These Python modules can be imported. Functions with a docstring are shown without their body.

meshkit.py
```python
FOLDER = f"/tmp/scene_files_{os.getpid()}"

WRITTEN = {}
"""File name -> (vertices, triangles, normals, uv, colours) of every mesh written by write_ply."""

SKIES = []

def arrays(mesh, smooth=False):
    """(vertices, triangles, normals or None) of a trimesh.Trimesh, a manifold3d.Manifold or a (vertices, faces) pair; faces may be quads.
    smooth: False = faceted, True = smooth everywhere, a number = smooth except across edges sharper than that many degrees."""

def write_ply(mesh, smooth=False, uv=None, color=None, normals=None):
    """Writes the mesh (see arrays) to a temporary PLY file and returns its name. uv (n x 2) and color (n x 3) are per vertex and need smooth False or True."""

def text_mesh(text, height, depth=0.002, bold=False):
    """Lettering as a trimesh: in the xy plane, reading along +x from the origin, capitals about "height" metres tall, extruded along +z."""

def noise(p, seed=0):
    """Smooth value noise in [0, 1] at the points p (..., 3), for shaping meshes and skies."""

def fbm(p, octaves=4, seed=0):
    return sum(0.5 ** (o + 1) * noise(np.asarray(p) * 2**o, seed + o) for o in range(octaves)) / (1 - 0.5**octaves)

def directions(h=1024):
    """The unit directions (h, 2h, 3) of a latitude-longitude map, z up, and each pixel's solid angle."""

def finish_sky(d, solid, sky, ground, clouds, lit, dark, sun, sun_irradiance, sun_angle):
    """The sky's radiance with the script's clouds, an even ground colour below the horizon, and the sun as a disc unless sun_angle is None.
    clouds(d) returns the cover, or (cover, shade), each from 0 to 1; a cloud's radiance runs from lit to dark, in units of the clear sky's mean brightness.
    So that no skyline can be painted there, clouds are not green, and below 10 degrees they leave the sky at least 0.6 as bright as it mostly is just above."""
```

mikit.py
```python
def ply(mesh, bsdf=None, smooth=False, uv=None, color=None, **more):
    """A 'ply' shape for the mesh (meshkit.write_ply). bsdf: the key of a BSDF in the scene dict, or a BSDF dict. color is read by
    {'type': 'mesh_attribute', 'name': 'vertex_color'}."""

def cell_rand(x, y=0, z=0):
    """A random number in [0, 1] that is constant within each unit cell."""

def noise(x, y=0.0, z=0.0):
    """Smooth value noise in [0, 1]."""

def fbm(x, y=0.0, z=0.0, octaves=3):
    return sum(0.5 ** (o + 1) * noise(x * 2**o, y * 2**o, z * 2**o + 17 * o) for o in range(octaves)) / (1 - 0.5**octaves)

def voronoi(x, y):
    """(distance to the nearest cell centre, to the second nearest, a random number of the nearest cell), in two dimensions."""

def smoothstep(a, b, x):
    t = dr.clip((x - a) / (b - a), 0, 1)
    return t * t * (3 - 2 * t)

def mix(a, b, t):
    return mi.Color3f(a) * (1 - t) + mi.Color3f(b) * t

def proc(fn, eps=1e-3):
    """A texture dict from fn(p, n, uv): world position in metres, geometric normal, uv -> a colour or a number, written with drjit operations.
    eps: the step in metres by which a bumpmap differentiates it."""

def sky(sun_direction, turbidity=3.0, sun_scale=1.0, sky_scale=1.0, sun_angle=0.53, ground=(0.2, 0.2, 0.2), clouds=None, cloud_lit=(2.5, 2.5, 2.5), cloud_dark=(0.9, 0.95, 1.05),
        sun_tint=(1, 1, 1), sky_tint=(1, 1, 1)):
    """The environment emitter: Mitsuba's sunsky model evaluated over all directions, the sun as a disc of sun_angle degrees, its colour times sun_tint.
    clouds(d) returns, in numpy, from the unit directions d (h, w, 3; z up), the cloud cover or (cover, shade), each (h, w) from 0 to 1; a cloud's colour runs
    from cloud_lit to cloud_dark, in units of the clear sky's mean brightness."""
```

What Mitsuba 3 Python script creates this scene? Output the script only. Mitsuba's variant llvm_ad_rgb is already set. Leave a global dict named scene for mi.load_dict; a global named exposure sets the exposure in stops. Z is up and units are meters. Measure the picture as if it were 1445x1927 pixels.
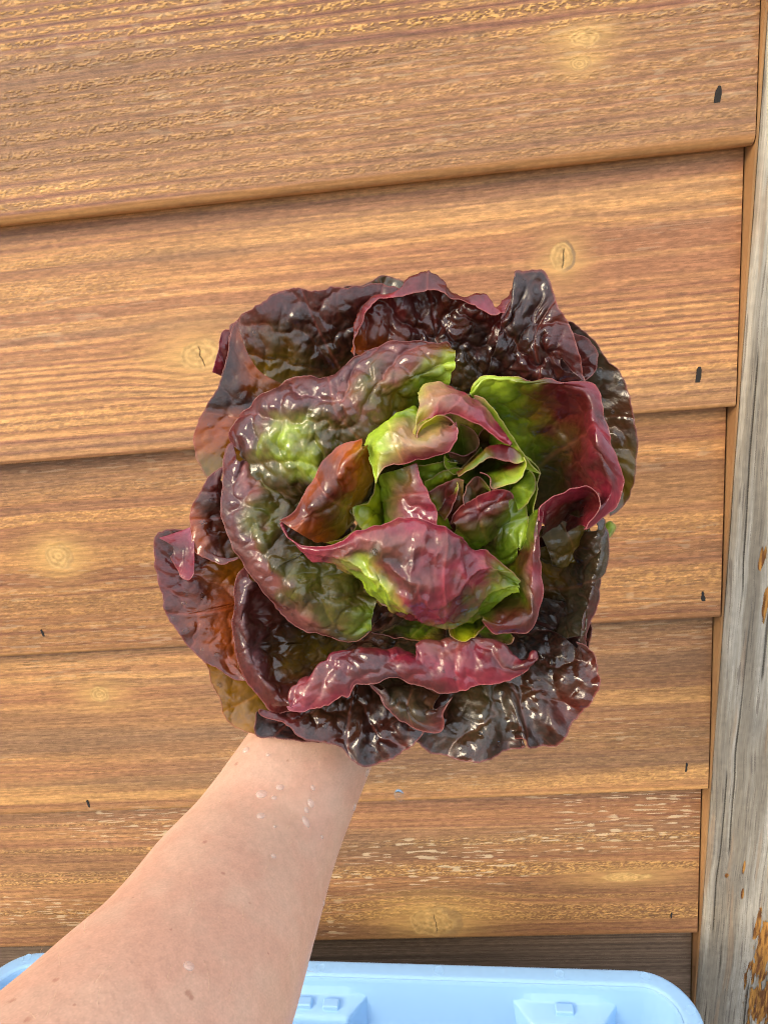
import math, random
import numpy as np, trimesh, mitsuba as mi, drjit as dr, mikit, manifold3d as m3
import meshkit
from scipy.interpolate import Akima1DInterpolator, PchipInterpolator
from scipy.spatial import cKDTree
from mikit import noise, fbm, smoothstep, mix, proc, cell_rand

# ------------------------------------------------------------------ camera, sky, exposure
F, TILT, YAW, ROLL = 1332.4, 0.336403, -0.0877227, -0.0991722      # focal length in pixels of the 1445 x 1927 photograph
CAM = np.array([0.0, 0.0, 1.16])
FW = np.array([math.sin(YAW)*math.cos(TILT), math.cos(YAW)*math.cos(TILT), -math.sin(TILT)])
_r = np.array([math.cos(YAW), -math.sin(YAW), 0.0]); _u = np.cross(_r, FW)
RT = _r*math.cos(ROLL)+_u*math.sin(ROLL); UP = _u*math.cos(ROLL)-_r*math.sin(ROLL)
T = mi.ScalarTransform4f
scene, labels = {}, {}
scene['camera'] = {'type': 'perspective', 'fov': 2*math.degrees(math.atan(722.5/F)), 'fov_axis': 'x', 'near_clip': 0.01, 'far_clip': 200.0,
                   'to_world': T().look_at(origin=CAM.tolist(), target=(CAM+FW).tolist(), up=UP.tolist())}
exposure = 3.55
def overcast(d):
    # thin even cloud, brightest overhead and duller towards the horizon
    return np.full(d.shape[:2], 0.8), 0.75*(1-np.clip(d[..., 2], 0, 1))**1.3
scene['sky'] = mikit.sky((-0.70, -0.60, 0.52), turbidity=3, sun_scale=0.22, sun_angle=24, sky_scale=1.0, clouds=overcast,
                         cloud_lit=(2.35, 2.45, 2.6), cloud_dark=(0.9, 0.95, 1.02), ground=(0.22, 0.2, 0.18), sun_tint=(0.95, 1.0, 1.06))

# ------------------------------------------------------------------ helpers
def at(px, py, d):
    """The point seen at pixel (px, py) at the distance d metres along the view axis."""
    px, py, d = (np.asarray(v, float) for v in (px, py, d))
    return CAM + d[..., None]*(FW + RT*((px-722.5)/F)[..., None] - UP*((py-963.5)/F)[..., None])

def on_wall(px, py, y):
    v = FW + RT*((px-722.5)/F) - UP*((py-963.5)/F)
    return CAM + v*(y/v[1])

def on_level(px, py, z):
    v = FW + RT*((px-722.5)/F) - UP*((py-963.5)/F)
    return CAM + v*((z-CAM[2])/v[2])

def lin(r, g, b):
    c = np.array([r, g, b])/255.0
    return np.where(c < 0.04045, c/12.92, ((c+0.055)/1.055)**2.4)

def put(key, mesh, bsdf, smooth=False, label=None, category=None, group=None, kind=None, **kw):
    if key in scene:
        n = 1
        while f'{key}_{n:03d}' in scene: n += 1
        key = f'{key}_{n:03d}'
    scene[key] = mikit.ply(mesh, bsdf, smooth=smooth, **kw)
    tag(key, label, category, group, kind)
    return key

def tag(key, label=None, category=None, group=None, kind=None):
    d = {k: v for k, v in (('label', label), ('category', category), ('group', group), ('kind', kind)) if v}
    if d: labels[key] = d

def box(x0, x1, y0, y1, z0, z1):
    return trimesh.creation.box(bounds=[[x0, y0, z0], [x1, y1, z1]])

def hull(pts):
    return trimesh.convex.convex_hull(np.asarray(pts))

def rounded_box(x0, x1, y0, y1, z0, z1, r, n=6):
    s = m3.Manifold.sphere(r, 4*n)
    parts = [s.translate((x, y, z)) for x in (x0+r, x1-r) for y in (y0+r, y1-r) for z in (z0+r, z1-r)]
    return m3.Manifold.batch_hull(parts)

# ------------------------------------------------------------------ wood materials
D, H, Z0, XE = 0.65, 0.21388, 0.27634, 0.2690          # wall distance, board exposure, level of seam 0 above the camera, board ends
WZ = float(CAM[2] + Z0)
XP = XE + 0.0037                                       # left edge of the post
KNOTS = []
for (px, py, rx, rz, cut, lean, rim) in ((1100, 68, 0.012, 0.006, 0, 0, 0.2), (1090, 118, 0.009, 0.005, 0, 0, 0.3), (1062, 482, 0.0095, 0.0125, 1, -0.12, 0.9), (372, 668, 0.020, 0.015, 1, 0.22, 0.25),
                         (106, 1050, 0.013, 0.014, 0, 0, 0.3), (182, 1316, 0.014, 0.009, 0, 0, 0.15), (815, 1732, 0.030, 0.022, 1, 0.05, 0.45), (1180, 1655, 0.030, 0.006, 0, 0, 0.1)):
    q = on_wall(px, py, D+0.005); KNOTS.append((float(q[0]), float(q[2]), rx, rz, cut, lean, rim))

def grain(p):
    """Where a point lies in its board's grain: (board, its random numbers, x, z, grain coordinate, knot mask, rings, halo, crack)."""
    k = dr.floor((WZ - p.z)/H)
    r1, r2, r3 = cell_rand(k, 3, 1), cell_rand(k, 5, 2), cell_rand(k, 7, 3)
    x, z = p.x + 7.3*r1, mi.Float(p.z)
    g, knot, ring, halo, crack, edge = mi.Float(p.z), mi.Float(0), mi.Float(0), mi.Float(0), mi.Float(0), mi.Float(0)
    wob = fbm(p.x*75, p.z*75, 4)-0.5
    for (kx, kz, rx, rz, cut, lean, rim) in KNOTS:
        dx, dz = (p.x-kx)/rx, (p.z-kz)/rz
        g = g - 0.93*(p.z-kz)*dr.exp(-(dx*dx*0.16 + dz*dz*0.32))
        rr = dr.sqrt(dx*dx+dz*dz) + 0.75*wob
        halo = dr.maximum(halo, dr.exp(-(dx*dx*0.20+dz*dz*0.34)))
        m = 1-smoothstep(0.80, 1.05, rr)
        knot = dr.maximum(knot, m); ring = dr.select(m > 0, rr, ring)
        edge = dr.maximum(edge, rim*(1-smoothstep(0.05, 0.22, dr.abs(rr-0.98)))*smoothstep(-0.5, 0.8, dx))
        if cut:
            cr = dr.abs(p.x - kx - 0.10*rx + lean*(p.z-kz) - 0.0020*(noise(p.z*220, 3.0)-0.5))
            crack = dr.maximum(crack, (1-smoothstep(0.0002, 0.0008, cr))*(1-smoothstep(0.45, 0.75, dr.abs(dz+0.15))))
    warp = fbm(x*0.9, z*3.4 + 31*r2, 0, octaves=3)-0.5
    g = g + 0.020*warp + 0.0016*(noise(x*8, z*60)-0.5)
    return k, r1, r2, r3, x, z, g, knot, ring, halo, crack, edge

def board_kind(k):
    return k < 1, (k > 3.5) & (k < 4.5), k > 4.5

def bands(k, r1, g, x):
    """Annual rings of the coarse top board: (place within a ring, number of the ring)."""
    t = (WZ - g)/H - k
    ph = dr.select(k < 1, 58.0 + 30.0*t, 150.0)*g + 2.0*noise(g*19, r1*9) + 0.8*noise(g*47, 4.0) + 0.25*noise(x*4, g*60)
    return ph - dr.floor(ph), dr.floor(ph)

def streaks(x, g, r3):
    """Long flowing lines of unequal width."""
    return 0.40*noise(x*0.9, g*75 + 7*r3) + 0.34*noise(x*1.5+5, g*190 + 3*r3) + 0.26*noise(x*2.6+9, g*430)

def fuzz_of(x, z):
    a = noise(x*440 - z*260, z*780)
    b = noise(x*210 - z*120, z*1400, 3)
    return smoothstep(0.40, 0.70, 0.62*a+0.38*b)

def fuzz_mask(k, s, line, st, x, z):
    top, fifth, low = board_kind(k)
    early = smoothstep(0.10, 0.24, s)*(1-smoothstep(0.58, 0.86, s))*(0.60+0.40*cell_rand(line, 2))
    patch = smoothstep(0.44, 0.60, fbm(x*1.9+2, z*17, 5))
    lip = 1-smoothstep(0.955, 0.97, (WZ - z)/H - k)
    return lip*dr.select(top, early*(0.70+0.30*smoothstep(0.25, 0.5, fbm(x*3, z*20, 7))), dr.select(fifth, 0.8*smoothstep(0.48, 0.58, st), 0.42*patch*smoothstep(0.40, 0.60, st)))

def wood_colour(p, n, uv):
    k, r1, r2, r3, x, z, g, knot, ring, halo, crack, edge = grain(p)
    top, fifth, low = board_kind(k)
    s, line = bands(k, r1, g, x)
    st = streaks(x, g, r3)
    early = smoothstep(0.10, 0.24, s)*(1-smoothstep(0.55, 0.90, s))
    t = (WZ - p.z)/H - k
    second = (k > 0.5) & (k < 1.5)
    ringed = dr.select(top, 0.92, dr.select(second, 0.75*smoothstep(0.42, 0.72, t + 0.25*(fbm(x*2, z*9, 2)-0.5)), 0.22))
    lines = dr.lerp(smoothstep(0.31, 0.70, st), early*(0.65+0.35*cell_rand(line, 5)) - 0.30*smoothstep(0.80, 0.95, s) + 0.25*(st-0.5), ringed)
    fz = fuzz_of(x, z); fm = fuzz_mask(k, s, line, st, x, z)
    dark = mix(mi.Color3f(0.250, 0.116, 0.058), mi.Color3f(0.285, 0.130, 0.060), r1)
    gold = mix(mi.Color3f(0.540, 0.288, 0.096), mi.Color3f(0.495, 0.264, 0.102), r2)
    c = mix(dark, gold, lines)
    c = mix(c, mix(dark*0.60, mi.Color3f(0.560, 0.315, 0.098), fz), 0.78*fm)
    # weathered brown and grey streaks, broad clouds of tone
    brown = smoothstep(0.46, 0.66, fbm(x*1.5+5, z*17 + 3*r2, 6, octaves=4))
    c = mix(c, mi.Color3f(0.215, 0.112, 0.054), 0.66*brown)
    grey = smoothstep(0.54, 0.72, fbm(x*1.2+3, z*34 + 9*r1, 2, octaves=4))
    c = mix(c, mi.Color3f(0.165, 0.104, 0.062), 0.36*grey)
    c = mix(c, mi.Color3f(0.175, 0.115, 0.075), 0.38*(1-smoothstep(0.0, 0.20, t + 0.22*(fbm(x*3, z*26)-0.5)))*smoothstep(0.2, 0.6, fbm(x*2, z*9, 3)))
    c = c*(0.62 + 0.76*fbm(x*1.6, z*6.5 + 5*r3, 0))
    c = c*dr.select(k < 0.5, mi.Color3f(1.02, 1.0, 1.0), dr.select(k < 1.5, mi.Color3f(1.04, 0.99, 0.98), dr.select(k < 2.5, mi.Color3f(1.02, 0.945, 0.91), dr.select(k < 3.5, mi.Color3f(1.01, 0.985, 0.99), mi.Color3f(1.06, 1.03, 1.06)))))
    c = c*(0.80 + 0.40*noise(x*42, z*1150))*(0.80+0.40*noise(x*190, z*640, 2))*(0.88+0.24*noise(x*520, z*1700, 5))
    pore = smoothstep(0.70, 0.86, noise(x*95+9, z*900, 2))*smoothstep(0.42, 0.70, noise(x*5, z*28, 8))
    c = mix(c, mi.Color3f(0.120, 0.062, 0.034), 0.42*pore)
    flake = smoothstep(0.70, 0.88, noise(x*75, z*620))*smoothstep(0.54, 0.74, noise(x*5, z*26, 4))*dr.select(fifth, 1.0, 0.30)
    c = mix(c, mi.Color3f(0.66, 0.50, 0.31), 0.60*flake)
    c = mix(c, mi.Color3f(0.590, 0.345, 0.115)*(0.75+0.5*noise(x*60, z*500)), 0.80*halo*(0.6+0.8*(st-0.2)))
    kc = mix(mi.Color3f(0.560, 0.345, 0.130), mi.Color3f(0.430, 0.250, 0.090), 0.5+0.5*dr.sin(ring*17+4*noise(p.x*60, p.z*60)))*(0.62+0.76*fbm(p.x*260, p.z*260, octaves=3))
    c = mix(c, kc, 0.80*knot)
    c = mix(c, mi.Color3f(0.150, 0.105, 0.062), 0.75*edge)
    c = mix(c, mi.Color3f(0.090, 0.056, 0.030), 0.68*crack)
    c = mix(c, mi.Color3f(0.440, 0.205, 0.062)*(0.75+0.5*noise(x*30, z*700)), 0.5*smoothstep(0.955, 0.97, (WZ - p.z)/H - k)*dr.select(top, 1.0, 0.45))
    # the lowest board in view is darker and unvarnished
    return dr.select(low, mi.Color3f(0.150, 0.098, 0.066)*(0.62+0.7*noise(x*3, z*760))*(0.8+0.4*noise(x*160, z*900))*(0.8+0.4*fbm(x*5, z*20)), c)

def wood_height(p, n, uv):
    k, r1, r2, r3, x, z, g, knot, ring, halo, crack, edge = grain(p)
    s, line = bands(k, r1, g, x)
    st = streaks(x, g, r3)
    fm = fuzz_mask(k, s, line, st, x, z)
    return (fm*fuzz_of(x, z)*0.85 + 0.16*st + 0.14*noise(x*60, z*1200) - 0.3*knot - 1.5*crack - 0.4*edge)*0.0008

scene['wood'] = {'type': 'twosided', 'b': {'type': 'bumpmap', 'scale': 1.0, 'tex': proc(wood_height, 6e-4),
                 'b': {'type': 'principled', 'base_color': proc(wood_colour), 'roughness': 0.55, 'specular': 0.35}}}

def grey_parts(p):
    x = p.x + 0.006*(noise(p.z*5, 2.0)-0.5) + 0.003*(noise(p.z*22, p.x*9)-0.5)
    crack = mi.Float(0)
    for (cx, w, a) in ((0.0235, 0.0007, 3.0), (0.040, 0.0010, 7.0), (0.061, 0.0009, 5.0), (0.0125, 0.0005, 9.0)):
        q = dr.abs(x - XP - cx - 0.004*(noise(p.z*7+a, a)-0.5))
        crack = dr.maximum(crack, (1-smoothstep(w*0.4, w*1.6, q))*smoothstep(0.38, 0.55, noise(p.z*9 + a*3, a)))
    return x, crack

ORANGE = []
for (px, py, w, h) in ((1432, 1800, 0.012, 0.050), (1436, 1890, 0.019, 0.040), (1418, 1880, 0.009, 0.022), (1403, 1845, 0.0026, 0.019),
                       (1428, 1740, 0.0035, 0.030), (1367, 1649, 0.0022, 0.0028), (1400, 1632, 0.0014, 0.009), (1397, 1683, 0.0013, 0.008), (1435, 1050, 0.004, 0.014), (1441, 1130, 0.003, 0.02)):
    q = on_wall(px, py, D-0.004); ORANGE.append((float(q[0]), float(q[2]), w, h))

def torn(p):
    m = mi.Float(0)
    for (ox, oz, w, h) in ORANGE:
        dx, dz = (p.x-ox)/w, (p.z-oz)/h
        rr = dr.sqrt(dx*dx+dz*dz) + 1.5*(fbm(p.x*330, p.z*60, 1, octaves=4)-0.5)
        m = dr.maximum(m, 1-smoothstep(0.85, 0.98, rr))
    return m

def grey_colour(p, n, uv):
    x, crack = grey_parts(p)
    streak = fbm(x*150, p.z*5, 0, octaves=4)
    c = mix(mi.Color3f(0.238, 0.202, 0.155), mi.Color3f(0.382, 0.342, 0.280), smoothstep(0.30, 0.70, streak))
    c = mix(c, mi.Color3f(0.190, 0.168, 0.142), 0.55*smoothstep(0.50, 0.75, fbm(x*16, p.z*9, 4)))
    c = mix(c, mi.Color3f(0.30, 0.200, 0.125), 0.45*smoothstep(0.66, 0.74, fbm(x*120, p.z*6, 7)))
    c = c*(0.86+0.28*noise(x*1300, p.z*34))*(0.90+0.20*noise(x*2600, p.z*90))*(0.92+0.16*noise(x*300, p.z*200))
    c = mix(c, mi.Color3f(0.13, 0.105, 0.085), 0.6*smoothstep(0.74, 0.86, noise(x*1100+3, p.z*26)))
    c = mix(c, mi.Color3f(0.055, 0.042, 0.032), 0.80*crack)
    t = torn(p)
    oc = mix(mi.Color3f(0.150, 0.060, 0.022), mi.Color3f(0.480, 0.225, 0.055), smoothstep(0.25, 0.75, fbm(x*420, p.z*70, 3)))
    return mix(c, oc, t)

def grey_height(p, n, uv):
    x, crack = grey_parts(p)
    t = torn(p)
    return 0.0009*fbm(x*420, p.z*12, 0) + 0.0006*noise(x*1300, p.z*40) - 0.0022*crack - 0.002*t*(0.5+noise(x*500, p.z*60))

scene['grey_wood'] = {'type': 'twosided', 'b': {'type': 'bumpmap', 'scale': 1.0, 'tex': proc(grey_height, 5e-4),
                      'b': {'type': 'principled', 'base_color': proc(grey_colour), 'roughness': 0.8, 'specular': 0.2}}}

def lath_colour(p, n, uv):
    s = fbm(p.x*200, p.z*6, 0)
    c = mix(mi.Color3f(0.18, 0.085, 0.04), mi.Color3f(0.40, 0.22, 0.09), s)
    return c*(0.8+0.4*noise(p.x*900, p.z*40))
scene['lath_wood'] = {'type': 'twosided', 'b': {'type': 'principled', 'base_color': proc(lath_colour), 'roughness': 0.65, 'specular': 0.25}}
scene['dark_backing'] = {'type': 'twosided', 'b': {'type': 'diffuse', 'reflectance': {'type': 'rgb', 'value': [0.03, 0.024, 0.02]}}}
scene['iron'] = {'type': 'twosided', 'b': {'type': 'principled', 'base_color': {'type': 'rgb', 'value': [0.034, 0.030, 0.027]}, 'roughness': 0.9, 'specular': 0.1}}
scene['soil'] = {'type': 'twosided', 'b': {'type': 'diffuse', 'reflectance': proc(lambda p, n, uv: mix(mi.Color3f(0.16, 0.13, 0.10), mi.Color3f(0.27, 0.23, 0.18), fbm(p.x*14, p.y*14, 0, octaves=4)))}}

# ------------------------------------------------------------------ ground
def ground_mesh():
    n = 41; g = np.linspace(-30, 30, n); X, Y = np.meshgrid(g, g)
    v = np.stack([X, Y, 0.01*meshkit.noise(np.stack([X, Y, 0*X], -1))-0.01], -1).reshape(-1, 3)
    i = np.arange(n*n).reshape(n, n)
    return v, np.stack([i[:-1, :-1], i[:-1, 1:], i[1:, 1:], i[1:, :-1]], -1).reshape(-1, 4)
put('ground', ground_mesh(), 'soil', smooth=True, label='bare earth in front of the wooden wall', kind='structure')

# ------------------------------------------------------------------ lap-siding wall
rng = np.random.default_rng(5)
tag('wooden_wall', 'brown wooden wall of overlapping horizontal boards behind the lettuce', 'wall')
put('wooden_wall__backing', box(-1.6, XP+0.06, D+0.055, D+0.075, 0.0, 2.05), 'dark_backing')
TH = 0.019
END = {0: 0.2695, 1: 0.2693, 2: 0.2690, 3: 0.2686, 4: 0.2688, 5: 0.2684}
def board_mesh(k, xe):
    zb, zt = WZ-H*k, WZ-H*(k-1)+0.022
    yb, yt = D, D+TH*1.02+TH*0.12
    r = 0.006 if k == 1 else 0.0034
    prof = []                                             # (y, z): face from top to the rounded lower lip, then the back
    nface = 14
    for t in np.linspace(0, 1, nface): prof.append((yt+(yb-yt)*t, zt+(zb+r*1.3-zt)*t))
    for a in np.linspace(0.2, 1.5, 6): prof.append((yb+r*(1-math.cos(a)), zb+r*1.3*(1-math.sin(a))))
    prof.append((yb+TH, zb+0.0005)); prof.append((yt+TH, zt))
    prof = np.array(prof); m = len(prof)
    xs = np.linspace(-1.35, xe, 70)
    sag = 0.0022*(meshkit.noise(np.stack([xs*2.1, xs*0+k*3.7, xs*0], -1))-0.5)
    v = np.stack([np.repeat(xs[:, None], m, 1), np.repeat(prof[None, :, 0], len(xs), 0),
                  prof[None, :, 1] + sag[:, None]*np.linspace(0, 1, m)[None, :].clip(0, 0.7)], -1)
    v[..., 1] += 0.0012*(meshkit.noise(np.stack([v[..., 0]*3, v[..., 2]*9, v[..., 0]*0+k], -1))-0.5)
    i = np.arange(len(xs)*m).reshape(len(xs), m)
    j = np.roll(i, -1, 1)
    f = np.stack([i[:-1], j[:-1], j[1:], i[1:]], -1).reshape(-1, 4)
    tri = np.vstack([f[:, [0, 1, 2]], f[:, [0, 2, 3]]])
    cap = lambda row, flip: np.array([[row[0], row[a+1], row[a]] if flip else [row[0], row[a], row[a+1]] for a in range(1, m-1)])
    return v.reshape(-1, 3), np.vstack([tri, cap(i[-1], False), cap(i[0], True)])
BOARD = {}
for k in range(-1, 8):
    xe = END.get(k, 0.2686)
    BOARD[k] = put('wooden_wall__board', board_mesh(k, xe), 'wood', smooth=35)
def staple(px, py, hpx, lean, k, seed):
    q = on_wall(px, py, D+0.006)
    fr = (WZ - q[2])/H - (k-1)
    y = D + TH*1.1*(1-fr)
    h = hpx*D/F*1.10; w = h*0.10
    rg = np.random.default_rng(seed)
    a = np.linspace(0, 2*np.pi, 18, endpoint=False)
    ox = w*np.sign(np.cos(a))*np.abs(np.cos(a))**0.6*(1+0.16*rg.normal(size=18)) + 0.25*w*np.sin(a*1.0+seed); oz = h*0.5*np.sign(np.sin(a))*np.abs(np.sin(a))**0.7*(1+0.03*rg.normal(size=18))
    from shapely.geometry import Polygon
    m = trimesh.creation.extrude_polygon(Polygon(np.stack([ox, oz], 1)).buffer(0), 0.0017, engine='earcut')
    m.apply_transform(trimesh.transformations.rotation_matrix(math.pi/2, [1, 0, 0]))
    m.apply_transform(trimesh.transformations.rotation_matrix(lean, [0, 1, 0]))
    m.apply_translation([q[0], y+0.0006, q[2]])
    put(BOARD[k]+'__staple', m, 'iron')
for a in ((1346, 190, 38, 0.10, 1, 1), (1311, 708, 34, 0.10, 2, 2), (1320, 1122, 28, -0.1, 3, 3), (1289, 1441, 24, 0.08, 4, 4), (1261, 1719, 18, 0.05, 5, 5),
          (85, 1190, 22, -0.2, 3, 6), (170, 1507, 20, -0.12, 4, 7)):
    staple(*a)

# lath and post
put('corner_lath', box(XP-0.0022, XP-0.0003, D+0.0010, D+0.050, 0.0, 2.0), 'lath_wood', label='narrow brown lath in the gap between the board ends and the grey post', category='lath')
def post_mesh():
    zs = np.linspace(0.0, 2.0, 320); us = np.linspace(0, 1, 26)
    prof = [(0.0, 0.060), (0.0, 0.006), (0.0025, 0.0015), (0.006, 0.0)] + [(0.006+0.134*t, 0.0) for t in np.linspace(0.06, 1, 20)] + [(0.144, 0.004), (0.146, 0.060)]
    prof = np.array(prof); m = len(prof)
    v = np.zeros((len(zs), m, 3))
    edge = 0.0024*(meshkit.fbm(np.stack([zs*9, zs*0, zs*0], -1), 4)-0.5)
    w = np.clip(1-prof[:, 0]/0.03, 0, 1)
    v[..., 0] = XP + prof[None, :, 0] + edge[:, None]*w[None]
    v[..., 1] = D - 0.004 + prof[None, :, 1]
    v[..., 2] = zs[:, None]
    face = (prof[:, 1] < 0.003)
    v[..., 1] += 0.0022*(meshkit.fbm(np.stack([v[..., 0]*90, v[..., 2]*3, v[..., 0]*0], -1), 3)-0.5)*face
    i = np.arange(len(zs)*m).reshape(len(zs), m)
    f = np.stack([i[:-1, :-1], i[:-1, 1:], i[1:, 1:], i[1:, :-1]], -1).reshape(-1, 4)
    return v.reshape(-1, 3), f
put('wooden_post', post_mesh(), 'grey_wood', smooth=40, label='grey weathered upright post with orange torn wood near its foot', category='post')

# ------------------------------------------------------------------ lettuce
DOFF = -1.5                                           # centimetres taken off every leaf depth
PAL = dict(og=(104, 104, 34), dk=(54, 27, 17), dd=(34, 20, 14), pu=(92, 38, 36), pg=(104, 62, 66), mg=(152, 42, 64), rd=(114, 36, 38), am=(146, 68, 0), rb=(104, 42, 30), oo=(176, 80, 4),
           ol=(124, 100, 12), oy=(168, 116, 0), gr=(98, 126, 20), li=(164, 192, 50), ly=(180, 186, 20), pp=(190, 142, 104), pb=(150, 86, 80), bg=(92, 80, 30),
           ga=(88, 78, 52), br=(84, 54, 30), vd=(44, 34, 12), pk=(176, 96, 118))
PAL = {k: lin(*v)*(0.80 if k in ('gr', 'li', 'ly', 'am') else 0.60 if k in ('ol', 'oy', 'oo', 'og', 'mg', 'pk', 'pb', 'pg', 'pp') else 0.44) for k, v in PAL.items()}
VEIN = lin(186, 96, 84)*0.75
srng = np.random.default_rng(11)
SEEDS = {}
for cell in (0.020, 0.0080, 0.0030):
    n = int(0.34*0.34*0.2/cell**3*1.0)
    SEEDS[cell] = cKDTree(at(1445*0.12, 1927*0.2, 0.30)*0 + (at(790, 980, 0.335) + (srng.random((min(n, 400000), 3))-0.5)*[0.34, 0.2, 0.34]))

def resample(pts, n):
    pts = np.asarray(pts, float)
    if len(pts) == 1: pts = np.vstack([pts, pts+[2.0, 1.0]])
    s = np.r_[0, np.cumsum(np.linalg.norm(np.diff(pts, axis=0), axis=1))]; s /= s[-1]
    u = np.linspace(0, 1, n)
    if len(pts) == 2: return np.stack([np.interp(u, s, pts[:, c]) for c in (0, 1)], 1)
    return np.stack([Akima1DInterpolator(s, pts[:, c])(u) for c in (0, 1)], 1)

def spread(vals, n):
    vals = np.atleast_1d(np.asarray(vals, float))
    if vals.ndim == 1: vals = vals[:, None]
    if len(vals) == 1: return np.repeat(vals, n, 0)
    s = np.linspace(0, 1, len(vals)); u = np.linspace(0, 1, n)
    return np.stack([np.interp(u, s, vals[:, c]) for c in range(vals.shape[1])], 1)

def smooth1(a, it):
    for _ in range(it):
        a = a.copy(); a[1:-1] = 0.25*a[:-2]+0.5*a[1:-1]+0.25*a[2:]
    return a

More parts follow.
